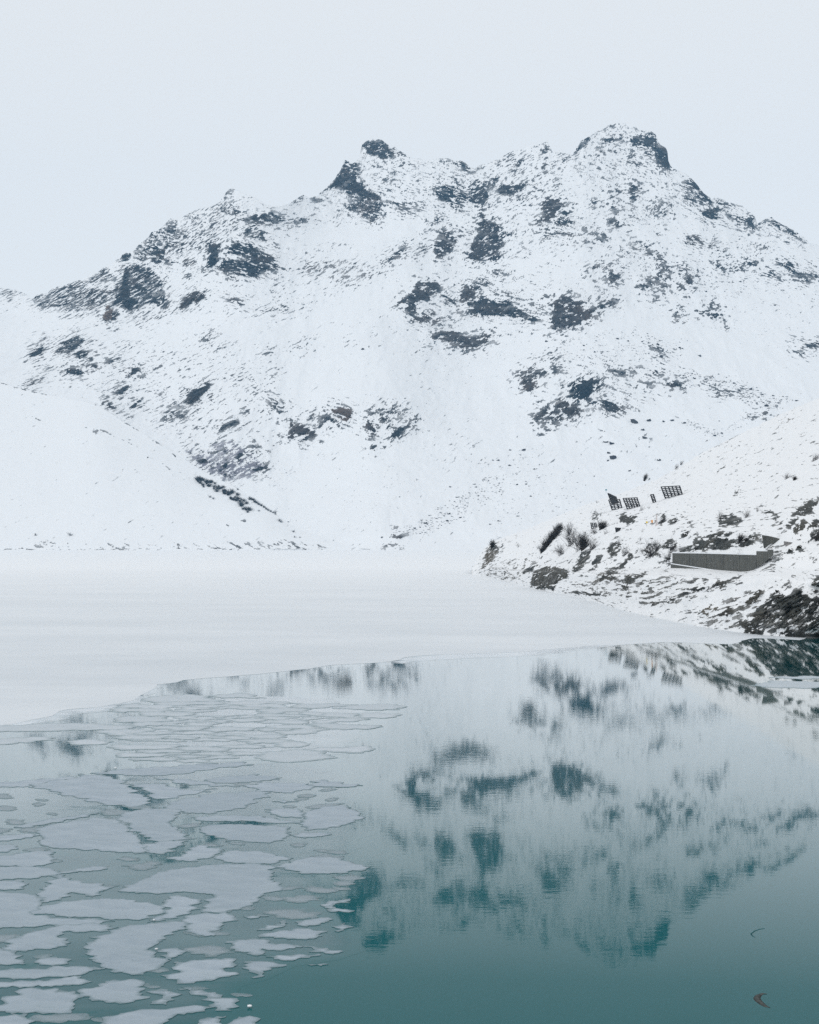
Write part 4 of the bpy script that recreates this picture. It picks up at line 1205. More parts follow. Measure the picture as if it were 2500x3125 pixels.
# ------------------------------------------------------------------ ice floes
FLOES = [T0(p) for p in (
    [(400, 48), (480, 38), (620, 28), (820, 12), (1000, 2), (1040, 15), (900, 30), (760, 50), (640, 60), (540, 56), (450, 50)],
    [(-300, 92), (0, 90), (120, 78), (290, 65), (300, 72), (160, 93), (120, 100), (0, 108), (-300, 112)],
    [(140, 99), (320, 74), (350, 57), (420, 61), (500, 80), (560, 112), (590, 143), (620, 170), (600, 186), (520, 183), (440, 172), (340, 150), (230, 124)],
    [(535, 96), (600, 98), (690, 96), (700, 104), (800, 118), (900, 114), (830, 127), (720, 150), (660, 155), (610, 118)],
    [(660, 70), (780, 76), (900, 90), (1000, 103), (880, 104), (760, 91)],
    [(870, 78), (950, 65), (1060, 52), (1180, 68), (1100, 84), (960, 89)],
    [(1040, 104), (1120, 91), (1290, 93), (1300, 111), (1230, 130), (1100, 123)],
    [(700, 190), (780, 161), (880, 141), (1010, 130), (1110, 132), (1120, 146), (1060, 175), (990, 195), (900, 214), (800, 217), (740, 205)],
    [(500, 240), (540, 218), (620, 202), (755, 207), (738, 240), (715, 262), (750, 295), (795, 318), (720, 328), (650, 328), (600, 304), (545, 286), (555, 262)],
    [(820, 236), (900, 229), (1000, 227), (1100, 230), (1160, 243), (1260, 255), (1150, 258), (1040, 250), (900, 250), (840, 246)],
    [(852, 282), (882, 267), (980, 266), (1100, 270), (1210, 277), (1195, 292), (1188, 320), (1120, 339), (1040, 334), (950, 324), (884, 309), (852, 296)],
    [(1272, 260), (1300, 212), (1380, 192), (1460, 189), (1510, 220), (1520, 240), (1440, 265), (1380, 280), (1300, 284)],
    [(1220, 308), (1290, 297), (1390, 302), (1360, 314), (1280, 321)],
    [(1120, 202), (1200, 197), (1275, 207), (1265, 235), (1200, 233), (1140, 217)],
    [(160, 290), (250, 267), (400, 243), (490, 252), (530, 277), (575, 330), (618, 367), (600, 378), (480, 376), (340, 366), (240, 361), (180, 340), (190, 312)],
    [(605, 352), (680, 338), (785, 333), (738, 362), (690, 388), (640, 384)],
    [(710, 407), (780, 388), (815, 362), (845, 353), (930, 371), (900, 395), (830, 418), (760, 416)],
    [(910, 407), (980, 377), (1100, 382), (1220, 406), (1130, 430), (1030, 425), (950, 421)],
    [(-250, 402), (0, 398), (80, 386), (200, 377), (215, 400), (200, 428), (130, 440), (0, 436), (-250, 440)],
    [(-200, 352), (0, 350), (50, 352), (70, 368), (0, 380), (-200, 384)],
    [(-250, 318), (0, 313), (120, 304), (170, 311), (80, 327), (0, 333), (-250, 337)],
    [(530, 540), (600, 505), (680, 470), (760, 460), (900, 441), (1040, 436), (1140, 451), (1120, 490), (1170, 538), (1100, 553), (1040, 600), (950, 620), (872, 634), (862, 600), (900, 557), (820, 549), (700, 552), (600, 553)],
    [(690, 600), (720, 572), (760, 567), (800, 578), (845, 587), (790, 640), (700, 662), (635, 672), (690, 640)],
    [(135, 640), (190, 612), (300, 592), (430, 581), (560, 586), (650, 607), (672, 628), (620, 660), (500, 662), (400, 652), (280, 650)],
    [(205, 528), (232, 500), (250, 476), (290, 500), (340, 511), (420, 516), (450, 535), (380, 569), (340, 555), (300, 550), (260, 578), (190, 588), (165, 562)],
    [(-300, 562), (0, 559), (150, 566), (180, 596), (128, 636), (240, 657), (380, 658), (455, 668), (300, 688), (100, 690), (0, 702), (-300, 705)],
    [(-300, 448), (0, 446), (160, 446), (240, 462), (230, 480), (90, 491), (0, 498), (-300, 500)],
    [(-200, 508), (0, 505), (80, 501), (100, 520), (60, 540), (0, 538), (-200, 540)],
    [(242, 466), (330, 452), (410, 440), (450, 452), (380, 462), (290, 469)],
    [(20, 786), (80, 735), (140, 722), (250, 692), (400, 686), (480, 701), (440, 715), (260, 720), (248, 735), (300, 760), (240, 780), (120, 795)],
    [(390, 770), (440, 735), (520, 703), (620, 692), (700, 682), (780, 682), (770, 700), (680, 740), (640, 780), (650, 815), (690, 840), (640, 870), (560, 888), (470, 875), (420, 840), (390, 810)],
    [(790, 652), (860, 641), (960, 641), (990, 660), (930, 690), (900, 730), (830, 725), (790, 700)],
    [(-200, 792), (0, 790), (60, 801), (60, 830), (100, 850), (20, 856), (-200, 852)],
    [(150, 840), (200, 826), (270, 831), (285, 850), (220, 860), (165, 855)],
    [(690, 791), (740, 786), (790, 800), (750, 815), (720, 835), (700, 820)],
    [(-300, 885), (0, 880), (120, 878), (320, 863), (420, 871), (350, 890), (300, 901), (180, 908), (100, 914), (0, 911), (-300, 914)],
    [(-300, 935), (0, 929), (120, 926), (260, 912), (320, 906), (340, 935), (240, 944), (120, 949), (0, 951), (-300, 955)],
    [(20, 1010), (110, 962), (200, 966), (310, 976), (320, 1000), (300, 1040), (240, 1060), (130, 1055), (60, 1060), (0, 1040)],
    [(340, 972), (450, 931), (560, 921), (600, 931), (580, 970), (620, 988), (560, 1008), (450, 1012), (400, 1005)],
    [(710, 910), (760, 880), (740, 851), (840, 841), (990, 836), (990, 860), (940, 880), (1000, 895), (900, 915), (780, 930)],
    [(1040, 845), (1100, 845), (1190, 855), (1140, 875), (1100, 905), (1070, 910), (1055, 880)],
    [(1100, 735), (1180, 715), (1280, 706), (1370, 716), (1350, 735), (1250, 748), (1160, 744)],
    [(960, 758), (1080, 748), (1180, 770), (1265, 780), (1160, 796), (1110, 788), (1120, 814), (1060, 810), (1000, 790)],
    [(1130, 824), (1240, 814), (1330, 811), (1300, 826), (1200, 838)],
    [(1260, 680), (1310, 661), (1380, 656), (1370, 680), (1300, 694)],
    [(1290, 778), (1360, 788), (1440, 800), (1400, 812), (1340, 802)],
    [(1360, 602), (1385, 588), (1470, 580), (1472, 596), (1425, 598), (1405, 607), (1430, 618), (1490, 626), (1400, 632)],
    [(1180, 442), (1300, 406), (1400, 406), (1520, 435), (1530, 455), (1430, 470), (1280, 470)],
    [(760, 962), (850, 966), (940, 985), (990, 1020), (970, 1045), (900, 1045), (890, 1010), (850, 986)],
    [(450, 1092), (520, 1062), (620, 1047), (780, 1036), (900, 1032), (850, 1055), (720, 1075), (650, 1120), (450, 1120)],
    [(-200, 1080), (0, 1075), (110, 1066), (140, 1120), (-200, 1125)],
    [(850, 1090), (950, 1075), (940, 1120), (830, 1120)],
    [(970, 1120), (1010, 1076), (1080, 1081), (1085, 1120)],
    [(1090, 710), (1190, 671), (1212, 681), (1150, 706)],
    [(1030, 652), (1100, 643), (1130, 652), (1060, 661)],
    [(1420, 692), (1460, 681), (1450, 710), (1430, 716)],
    [(1300, 854), (1380, 855), (1350, 862)],
    [(70, 274), (200, 244), (400, 217), (350, 236), (180, 266), (110, 281)],
    [(640, 1020), (690, 985), (620, 972), (700, 965), (740, 990), (700, 1022)],
    [(1150, 168), (1200, 163), (1255, 168), (1200, 174)],
    [(1310, 85), (1360, 78), (1440, 92), (1520, 100), (1420, 108), (1340, 104)],
)]
# floes outside that part of the lake
FLOES += [
    [(-300, 2219), (60, 2214), (110, 2210), (250, 2209), (420, 2216), (360, 2227), (240, 2228), (100, 2231), (-300, 2236)],
    [(-300, 2252), (0, 2256), (90, 2249), (160, 2253), (130, 2260), (0, 2272), (-300, 2280)],
    [(210, 2264), (260, 2257), (345, 2264), (300, 2272), (235, 2273)],
    [(300, 2232), (380, 2226), (470, 2230), (440, 2240), (350, 2246)],
    [(840, 2262), (900, 2260), (945, 2270), (905, 2281), (860, 2280)],
    [(770, 2302), (860, 2292), (960, 2290), (1020, 2312), (880, 2326), (800, 2318)],
    [(2298, 2091), (2366, 2078), (2440, 2081), (2560, 2084), (2560, 2097), (2380, 2099)],
    [(2352, 2067), (2440, 2064), (2560, 2066), (2560, 2071), (2400, 2071)],
]
rr = random.Random(21)
BRASH_ZONE = [(450, 2160), (560, 2136), (800, 2126), (1000, 2131), (1130, 2160), (1090, 2225), (1030, 2290), (760, 2316), (560, 2336), (470, 2320), (430, 2250)]
placed = [(sum(a for a, _ in f) / len(f), sum(b for _, b in f) / len(f), 0.5 * (max(a for a, _ in f) - min(a for a, _ in f)), 0.5 * (max(b for _, b in f) - min(b for _, b in f))) for f in FLOES]


def cells(zone, n, aniso, seed):
    """a sheet of ice broken into cells: the pieces of `zone` nearest to each of n seeds"""
    r = random.Random(seed)
    xs_, ys_ = [p[0] for p in zone], [p[1] for p in zone]
    pts = []
    while len(pts) < n:
        x, y = r.uniform(min(xs_), max(xs_)), r.uniform(min(ys_), max(ys_))
        if sdist(zone, np.array([x]), np.array([y]))[0] < -2: continue
        if any(((x - a) / aniso) ** 2 + (y - b) ** 2 < r.uniform(3, 9) ** 2 for a, b in pts): continue
        pts.append((x, y))
    out = []
    for i, (x, y) in enumerate(pts):
        poly = [(x + 130 * math.cos(k * 0.5236), y + 16 * math.sin(k * 0.5236)) for k in range(12)]
        for j, (a, b) in enumerate(pts):
            if i == j or abs(a - x) > 280 or abs(b - y) > 45: continue
            nx, ny = (a - x) / aniso ** 2, (b - y)
            mx, my = (a + x) / 2, (b + y) / 2
            new = []
            for q in range(len(poly)):
                p0, p1 = poly[q], poly[(q + 1) % len(poly)]
                d0 = (p0[0] - mx) * nx + (p0[1] - my) * ny
                d1 = (p1[0] - mx) * nx + (p1[1] - my) * ny
                if d0 <= 0: new.append(p0)
                if (d0 < 0 < d1) or (d1 < 0 < d0):
                    t_ = d0 / (d0 - d1)
                    new.append((p0[0] + (p1[0] - p0[0]) * t_, p0[1] + (p1[1] - p0[1]) * t_))
            poly = new
            if len(poly) < 3: break
        if len(poly) >= 3: out.append(poly)
    return out


for p in cells(BRASH_ZONE, 86, 13.0, 4):
    if rr.random() < 0.16 + 0.45 * max(0.0, (p[0][0] - 750) / 400): continue
    cx_, cy_ = sum(a for a, _ in p) / len(p), sum(b for _, b in p) / len(p)
    if any(abs(cx_ - a) < c * 0.9 and abs(cy_ - b) < d * 1.1 for a, b, c, d in placed): continue
    k = rr.uniform(0.80, 0.92)
    FLOES.append([(cx_ + (a - cx_) * k, cy_ + (b - cy_) * k) for a, b in p])
for f in FLOES[len(placed):]:
    placed.append((sum(a for a, _ in f) / len(f), sum(b for _, b in f) / len(f), 0.5 * (max(a for a, _ in f) - min(a for a, _ in f)), 0.5 * (max(b for _, b in f) - min(b for _, b in f))))
# half drowned pieces in the gaps between the white floes
WET = set()
tries = 0
while len(WET) < 62 and tries < 9000:
    tries += 1
    x, y = rr.uniform(-60, 1080), rr.uniform(2380, 3120)
    if x > 1080 - max(0, y - 2720) * 1.0: continue
    w = rr.uniform(18, 70) * (0.6 + (y - 2300) / 800)
    h = w * rr.uniform(0.16, 0.30)
    if any(abs(x - a) < (w + c) * 0.70 and abs(y - b) < (h + d) * 0.70 for a, b, c, d in placed): continue
    placed.append((x, y, w, h))
    n = rr.randint(7, 11)
    sk_ = rr.uniform(-0.5, 0.5)
    p = []
    for i in range(n):
        an = 2 * math.pi * i / n + rr.uniform(-0.3, 0.3)
        k = rr.uniform(0.65, 1.1)
        p.append((x + w * k * (math.cos(an) + sk_ * math.sin(an)), y - h * k * math.sin(an)))
    WET.add(len(FLOES))
    FLOES.append(p)

cen = [(sum(a for a, _ in f) / len(f), sum(b for _, b in f) / len(f), 0.5 * (max(a for a, _ in f) - min(a for a, _ in f))) for f in FLOES]
BANDS = [(2960, 'bottom row'), (2890, 'second row up'), (2830, 'third row up'), (2770, 'fourth row up'), (2700, 'fifth row up'), (2630, 'sixth row up'),
         (2560, 'seventh row up'), (2500, 'eighth row up'), (2440, 'ninth row up'), (2390, 'tenth row up'), (2345, 'eleventh row up'), (2318, 'twelfth row up'),
         (2295, 'lowest brash row'), (2275, 'second brash row'), (2255, 'third brash row'), (2235, 'fourth brash row'), (2215, 'fifth brash row'), (2195, 'sixth brash row'),
         (2175, 'seventh brash row'), (2155, 'eighth brash row'), (0, 'farthest brash row')]
ORD = ['first', 'second', 'third', 'fourth', 'fifth', 'sixth', 'seventh', 'eighth', 'ninth', 'tenth', 'eleventh', 'twelfth', 'thirteenth', 'fourteenth', 'fifteenth',
       'sixteenth', 'seventeenth', 'eighteenth', 'nineteenth', 'twentieth']
band_of = [next(i for i, (y, _) in enumerate(BANDS) if c[1] >= y) for c in cen]
rank = {}
for bi in range(len(BANDS)):
    for r_, i in enumerate(sorted((i for i in range(len(FLOES)) if band_of[i] == bi), key=lambda i: cen[i][0])):
        rank[i] = r_
for i, f in enumerate(FLOES):
    Yc = CAMH * F / (cen[i][1] - HZ)
    f = [(cen[i][0] + (a - cen[i][0]) * 1.08, cen[i][1] + (b - cen[i][1]) * 1.10) for a, b in f]
    st = 0.16 if Yc < 75 else (0.3 if Yc < 110 else 0.6)
    mt = MAT_FLOE if cen[i][1] > 2345 else MAT_BRASHFLOE
    if i in WET: mt = MAT_WETFLOE
    out_ = ragged(px_outline(f), st * 0.7, st * 0.62, 100 + i)
    w_ = max(p_[0] for p_ in out_) - min(p_[0] for p_ in out_)
    zf = (0.0060 + 0.00002 * i) if i in WET else (0.0125 + 0.0001 * i)
    o = rim_mesh('ice_floe', [out_], zf, [mt, MAT_RIM if cen[i][1] > 2345 else MAT_EDGE], max(0.22, w_ / 22), zf - 0.0005)
    size = 'narrow' if cen[i][2] < 28 else ('small' if cen[i][2] < 60 else ('broad' if cen[i][2] < 140 else 'large'))
    lab = '%s %s ice floe, %s from the left in %s' % (size, 'dull wet' if i in WET else 'grey-white', ORD[rank[i]], BANDS[band_of[i]][1])
    if cen[i][0] > 2200:
        lab = 'pale ice floe by the right edge of the water, ' + ('lower and broader of two' if cen[i][1] > 2075 else 'upper and thinner of two')
    tag(o, lab, 'ice floe', 'ice floes drifting on the lake')


# ------------------------------------------------------------------ stones
def stone_mesh(name, seed, mat):
    r = random.Random(seed)
    ph = (1 + 5 ** 0.5) / 2
    v = [(-1, ph, 0), (1, ph, 0), (-1, -ph, 0), (1, -ph, 0), (0, -1, ph), (0, 1, ph), (0, -1, -ph), (0, 1, -ph), (ph, 0, -1), (ph, 0, 1), (-ph, 0, -1), (-ph, 0, 1)]
    f = [(0, 11, 5), (0, 5, 1), (0, 1, 7), (0, 7, 10), (0, 10, 11), (1, 5, 9), (5, 11, 4), (11, 10, 2), (10, 7, 6), (7, 1, 8),
         (3, 9, 4), (3, 4, 2), (3, 2, 6), (3, 6, 8), (3, 8, 9), (4, 9, 5), (2, 4, 11), (6, 2, 10), (8, 6, 7), (9, 8, 1)]
    out = []
    for p in v:
        q = Vector(p).normalized() * r.uniform(0.68, 1.2)
        out.append((q.x * 1.15, q.y, q.z * 0.78))
    me = bpy.data.meshes.new(name)
    me.from_pydata(out, [], f)
    me.materials.append(mat)
    me.update()
    return me


BOULDERS = '''1935,1289,13 1980,1283,9 1962,1312,7 1968,1337,9 1850,1349,9 1868,1354,10 1857,1383,6 1872,1398,13 1856,1406,5 1598,1374,7 1557,1420,4 2010,1404,8
1922,1437,5 1630,1432,4 1578,1479,5 1606,1478,4 1397,1517,6 1370,1568,6 1374,1486,4 1557,1374,4 1505,1405,4 1520,1405,6 1581,1575,5 1521,1590,5 1496,1600,4 1220,1516,3 1555,1421,5
1620,1515,4 1645,1458,4 1637,1431,3 1298,1597,6 1365,1590,5 1405,1580,5 1266,1612,5 1300,1595,5 1420,1542,3 1885,1034,5 1917,1041,4 1960,1043,4 2008,1052,6 1980,1046,4 1836,1074,6
1815,1075,4 1668,1042,5 1683,1076,4 1782,1055,4 1713,1113,4 1723,1102,4 2018,1089,7 2050,1405,2 2075,1062,5 2082,1064,4 2135,1085,6 2137,1088,4 2075,1120,3 2120,1155,4
2085,1147,4 2290,1188,6 2325,1204,6 2360,1208,5 2340,1239,7 2430,1223,5 2182,1330,6 2202,1322,5 2088,1291,7 2052,1283,7 2025,1287,5 2195,1285,3 2290,1264,4 2315,1212,4 2380,1222,3
2193,1142,4 2240,1170,4 2117,1153,3 1107,1066,6 835,1360,3 1400,865,3 1460,730,3 2260,860,4 2155,890,4 2365,932,4 1985,750,3 2003,765,4'''
FIELDS = [   # outline, how many, size range in photo pixels
    ([(1190, 1640), (1220, 1605), (1300, 1575), (1400, 1510), (1480, 1450), (1540, 1440), (1530, 1510), (1450, 1560), (1370, 1600), (1300, 1635)], 420, (0.9, 3.2)),
    ([(1480, 1550), (1540, 1400), (1600, 1360), (1760, 1430), (1800, 1540), (1650, 1600), (1500, 1620)], 240, (0.8, 2.4)),
    ([(1640, 1080), (1700, 1030), (1900, 1000), (2100, 1040), (2080, 1120), (1900, 1090), (1750, 1110)], 330, (0.8, 2.6)),
    ([(2030, 1120), (2130, 1130), (2220, 1150), (2320, 1190), (2440, 1220), (2380, 1245), (2340, 1262), (2280, 1235), (2220, 1200), (2150, 1185), (2060, 1170)], 420, (0.9, 3.4)),
    ([(2060, 1270), (2200, 1315), (2290, 1262), (2330, 1262), (2260, 1300), (2190, 1338), (2120, 1312)], 160, (0.9, 2.8)),
    ([(1240, 1480), (1160, 1560), (1100, 1600), (1000, 1500), (1100, 1420), (1300, 1400)], 60, (0.7, 1.6)),
    ([(2050, 790), (2130, 800), (2200, 850), (2220, 920), (2120, 900), (2060, 860)], 150, (0.9, 3.0)),
    ([(1830, 830), (1930, 740), (2010, 790), (2050, 880), (1980, 900), (1900, 850)], 170, (0.9, 3.0)),
    ([(1900, 540), (1960, 560), (2000, 660), (1960, 700), (1920, 640)], 90, (0.9, 2.2)),
    ([(1650, 600), (1900, 520), (1900, 700), (1760, 760), (1600, 740)], 130, (0.8, 2.0)),
    ([(2200, 850), (2400, 860), (2480, 1000), (2300, 1080), (2150, 1000)], 90, (0.8, 2.0)),
    ([(300, 1100), (800, 1050), (900, 1250), (700, 1320), (350, 1240)], 150, (0.8, 2.2)),
    ([(620, 1350), (830, 1340), (900, 1500), (760, 1470)], 60, (0.8, 2.4)),
    ([(1250, 1000), (1650, 960), (1650, 1200), (1300, 1250)], 110, (0.8, 1.8)),
]
base = [stone_mesh('boulder', 40 + i, MAT_BOULDER) for i in range(6)]
for i, tkn in enumerate(BOULDERS.split()):
    x, y, r_ = map(float, tkn.split(','))
    p = G_MT.at(x, y)
    s = r_ * p[1] / F
    o = bpy.data.objects.new('boulder', base[i % 6])
    C.objects.link(o)
    o.location = (p[0], p[1] - 0.2 * s, p[2])
    o.scale = (s, s, s)
    o.rotation_euler = (rr.uniform(-0.3, 0.3), rr.uniform(-0.3, 0.3), rr.uniform(0, 6.28))
    if y > 1480: lab = 'dark boulder on the stone fan just above the far shore'
    elif y > 1365: lab = 'dark boulder on the open snow between the far shore and the crags'
    elif x > 2060 and y > 1000: lab = 'dark boulder in the stony band behind the skyline of the near bank'
    elif y > 1270: lab = 'dark boulder in the loose row below the dark overhang crags'
    elif y > 1000: lab = 'dark boulder on the stony snow field under the split crag'
    else: lab = 'dark boulder lying high under the summit crags'
    tag(o, lab, 'boulder', 'boulders: ' + lab[13:])

sv, sf = [], []
for poly, n, (a, b) in FIELDS:
    xs_ = [p[0] for p in poly]; ys_ = [p[1] for p in poly]
    cnt = 0
    while cnt < n:
        x, y = rr.uniform(min(xs_), max(xs_)), rr.uniform(min(ys_), max(ys_))
        if sdist(poly, np.array([x]), np.array([y]))[0] < rr.uniform(-6, 12): continue
        if pnoise(np.array([x / 28]), np.array([y / 16]), np.array([5.0]))[0] < rr.uniform(-0.5, 0.25): continue
        cnt += 1
        p = G_MT.at(x, y)
        s = (a + (b - a) * rr.random() ** 2.2) * p[1] / F
        me = base[rr.randrange(6)]
        rot = Matrix.Rotation(rr.uniform(0, 6.28), 3, 'Z') @ Matrix.Rotation(rr.uniform(-0.5, 0.5), 3, 'X')
        k = len(sv)
        sx = rr.uniform(0.8, 1.6)
        for v in me.vertices:
            q = rot @ v.co
            sv.append((p[0] + q.x * s * sx, p[1] + q.y * s - 0.2 * s, p[2] + q.z * s * 0.85))
        sf += [tuple(k + j for j in pl.vertices) for pl in me.polygons]
o = mesh_obj('scree', sv, sf, MAT_BOULDER)
tag(o, 'small dark stones scattered over the snowy mountain slopes', 'stones', kind='stuff')

near = [stone_mesh('boulder', 60 + i, MAT_BOULDER_NEAR) for i in range(5)]
for i, (x, y, r_, lab) in enumerate([
        (2092, 1633, 9, 'dark boulder in the snow above the left half of the concrete wall'),
        (2439, 1671, 9, 'dark upright boulder right of the small stone block beside the wall'),
        (2412, 1680, 8, 'dark low boulder just below the small stone block beside the wall'),
        (2484, 1783, 9, 'black boulder low on the bank near the right edge'),
        (2486, 1803, 6, 'small black boulder under the larger one at the right edge'),
        (2320, 1802, 6, 'dark pointed boulder at the top of the brown ledges below the wall'),
        (2373, 1805, 8, 'dark boulder above the big rock face at the water'),
        (2247, 1800, 4, 'small dark stone alone on the snow below the wall'),
        (2246, 1503, 5, 'slim grey stone high on the snow slope right of the snow fences'),
        (1917, 1757, 6, 'brown stone on top of the slanting rock slab above the ice'),
        (2063, 1765, 5, 'dark stone in the snow below the left end of the wall'),
        (2220, 1876, 8, 'khaki angular boulder on the shore below the wall'),
        (2160, 1920, 8, 'dark snow-capped boulder at the ice edge left of the rock face'),
        (2300, 1929, 10, 'wide dark boulder at the water line left of the rock face'),
        (1641, 1726, 5, 'dark knob of rock on top of the jutting rock at the ice'),
]):
    p = G_BANK.at(x, y)
    s = r_ * p[1] / F
    o = bpy.data.objects.new('boulder', near[i % 5])
    C.objects.link(o)
    o.location = (p[0], p[1] - 0.15 * s, p[2])
    o.scale = (s * 1.1, s, s)
    o.rotation_euler = (0.2 * (i % 3 - 1), 0.35, 1.1 * i)
    tag(o, lab, 'boulder', 'boulders on the near bank')


# ------------------------------------------------------------------ bare shrubs
def tube(vs, fs, pts, r0, r1, n=3):
    k = len(vs)
    for i, p in enumerate(pts):
        d = (pts[min(i + 1, len(pts) - 1)] - pts[max(i - 1, 0)]).normalized()
        a = d.cross(Vector((0.3, 0.9, 0.2))).normalized()
        b = d.cross(a)
        r = r0 + (r1 - r0) * i / (len(pts) - 1)
        for j in range(n):
            an = 2 * math.pi * j / n
            vs.append(tuple(p + a * (r * math.cos(an)) + b * (r * math.sin(an))))
    for i in range(len(pts) - 1):
        for j in range(n):
            fs.append((k + i * n + j, k + i * n + (j + 1) % n, k + (i + 1) * n + (j + 1) % n, k + (i + 1) * n + j))


def shrub_meshes(seed, stems, twigs, spread, thick, mat):
    """unit shrub: one metre high"""
    r = random.Random(seed)
    sv, sf, tv, tf = [], [], [], []
    for s in range(stems):
        az = r.uniform(0, 2 * math.pi)
        sp = spread * r.uniform(0.1, 1.0)
        h = r.uniform(0.45, 1.0)
        q0 = r.uniform(0, 0.35) * spread
        a0 = r.uniform(0, 2 * math.pi)
        pts = [Vector((math.cos(a0) * q0, math.sin(a0) * q0, -0.03))]
        az_ = az
        for i in range(1, 6):
            f = i / 5
            az_ += r.gauss(0, 0.45)
            stp = sp / 5 * (0.5 + f)
            pts.append(pts[-1] + Vector((math.cos(az_) * stp, math.sin(az_) * stp, h / 5 * (1.25 - 0.75 * f * min(1, sp * 1.3)) * r.uniform(0.8, 1.2))))
        tube(sv, sf, pts, thick, thick * 0.35)
        for k in range(twigs):
            f = r.uniform(0.25, 0.99)
            i = int(f * 5); q = f * 5 - i
            a = pts[i].lerp(pts[min(i + 1, 5)], q)
            az2 = az_ + r.gauss(0, 1.3)
            L = r.uniform(0.08, 0.26) * (1.2 - 0.5 * f)
            b = a + Vector((math.cos(az2) * L * 0.6, math.sin(az2) * L * 0.6, L * r.uniform(0.2, 0.9)))
            c_ = b + Vector((math.cos(az2) * L * 0.4, math.sin(az2) * L * 0.4, L * r.uniform(-0.2, 0.5)))
            tube(tv, tf, [a, b, c_], thick * 0.45, thick * 0.2)
    out = []
    for nm, v, f in (('stems', sv, sf), ('twigs', tv, tf)):
        me = bpy.data.meshes.new(nm)
        me.from_pydata(v, [], f)
        me.materials.append(mat)
        me.update()
        out.append(me)
    return out


KINDS = {
    'loose': [shrub_meshes(200 + i, 46, 8, 0.9, 0.008, MAT_TWIG) for i in range(4)],
    'dense': [shrub_meshes(220 + i, 120, 10, 0.7, 0.013, MAT_TWIG) for i in range(3)],
    'thin': [shrub_meshes(240 + i, 24, 6, 0.8, 0.008, MAT_TWIG) for i in range(3)],
    'far': [shrub_meshes(260 + i, 26, 5, 0.9, 0.020, MAT_TWIG_FAR) for i in range(3)],
    'fardense': [shrub_meshes(270 + i, 46, 6, 0.9, 0.022, MAT_TWIG) for i in range(3)],
}
_kc = {}


def shrub(ground, x, y, hpx, wide, lean, kind, label, group):
    p = ground.at(x, y)
    s = hpx * p[1] / F
    e_ = empty('bare_shrub', (p[0], p[1], p[2] - 0.06 * s), rr.uniform(0, 6.28))
    e_.rotation_mode = 'XYZ'
    e_.scale = (s * wide, s * wide, s)
    e_.rotation_euler = (rr.uniform(-0.08, 0.08), lean, 0)
    k = _kc.get(kind, 0); _kc[kind] = k + 1
    ms = KINDS[kind][k % len(KINDS[kind])]
    for me in ms:
        c_ = bpy.data.objects.new(me.name.split('.')[0], me)
        C.objects.link(c_)
        c_.parent = e_
        c_.rotation_euler = (0, 0, 1.3 * k)
        c_['kind'] = 'stuff'
    tag(e_, label, 'shrub', group)


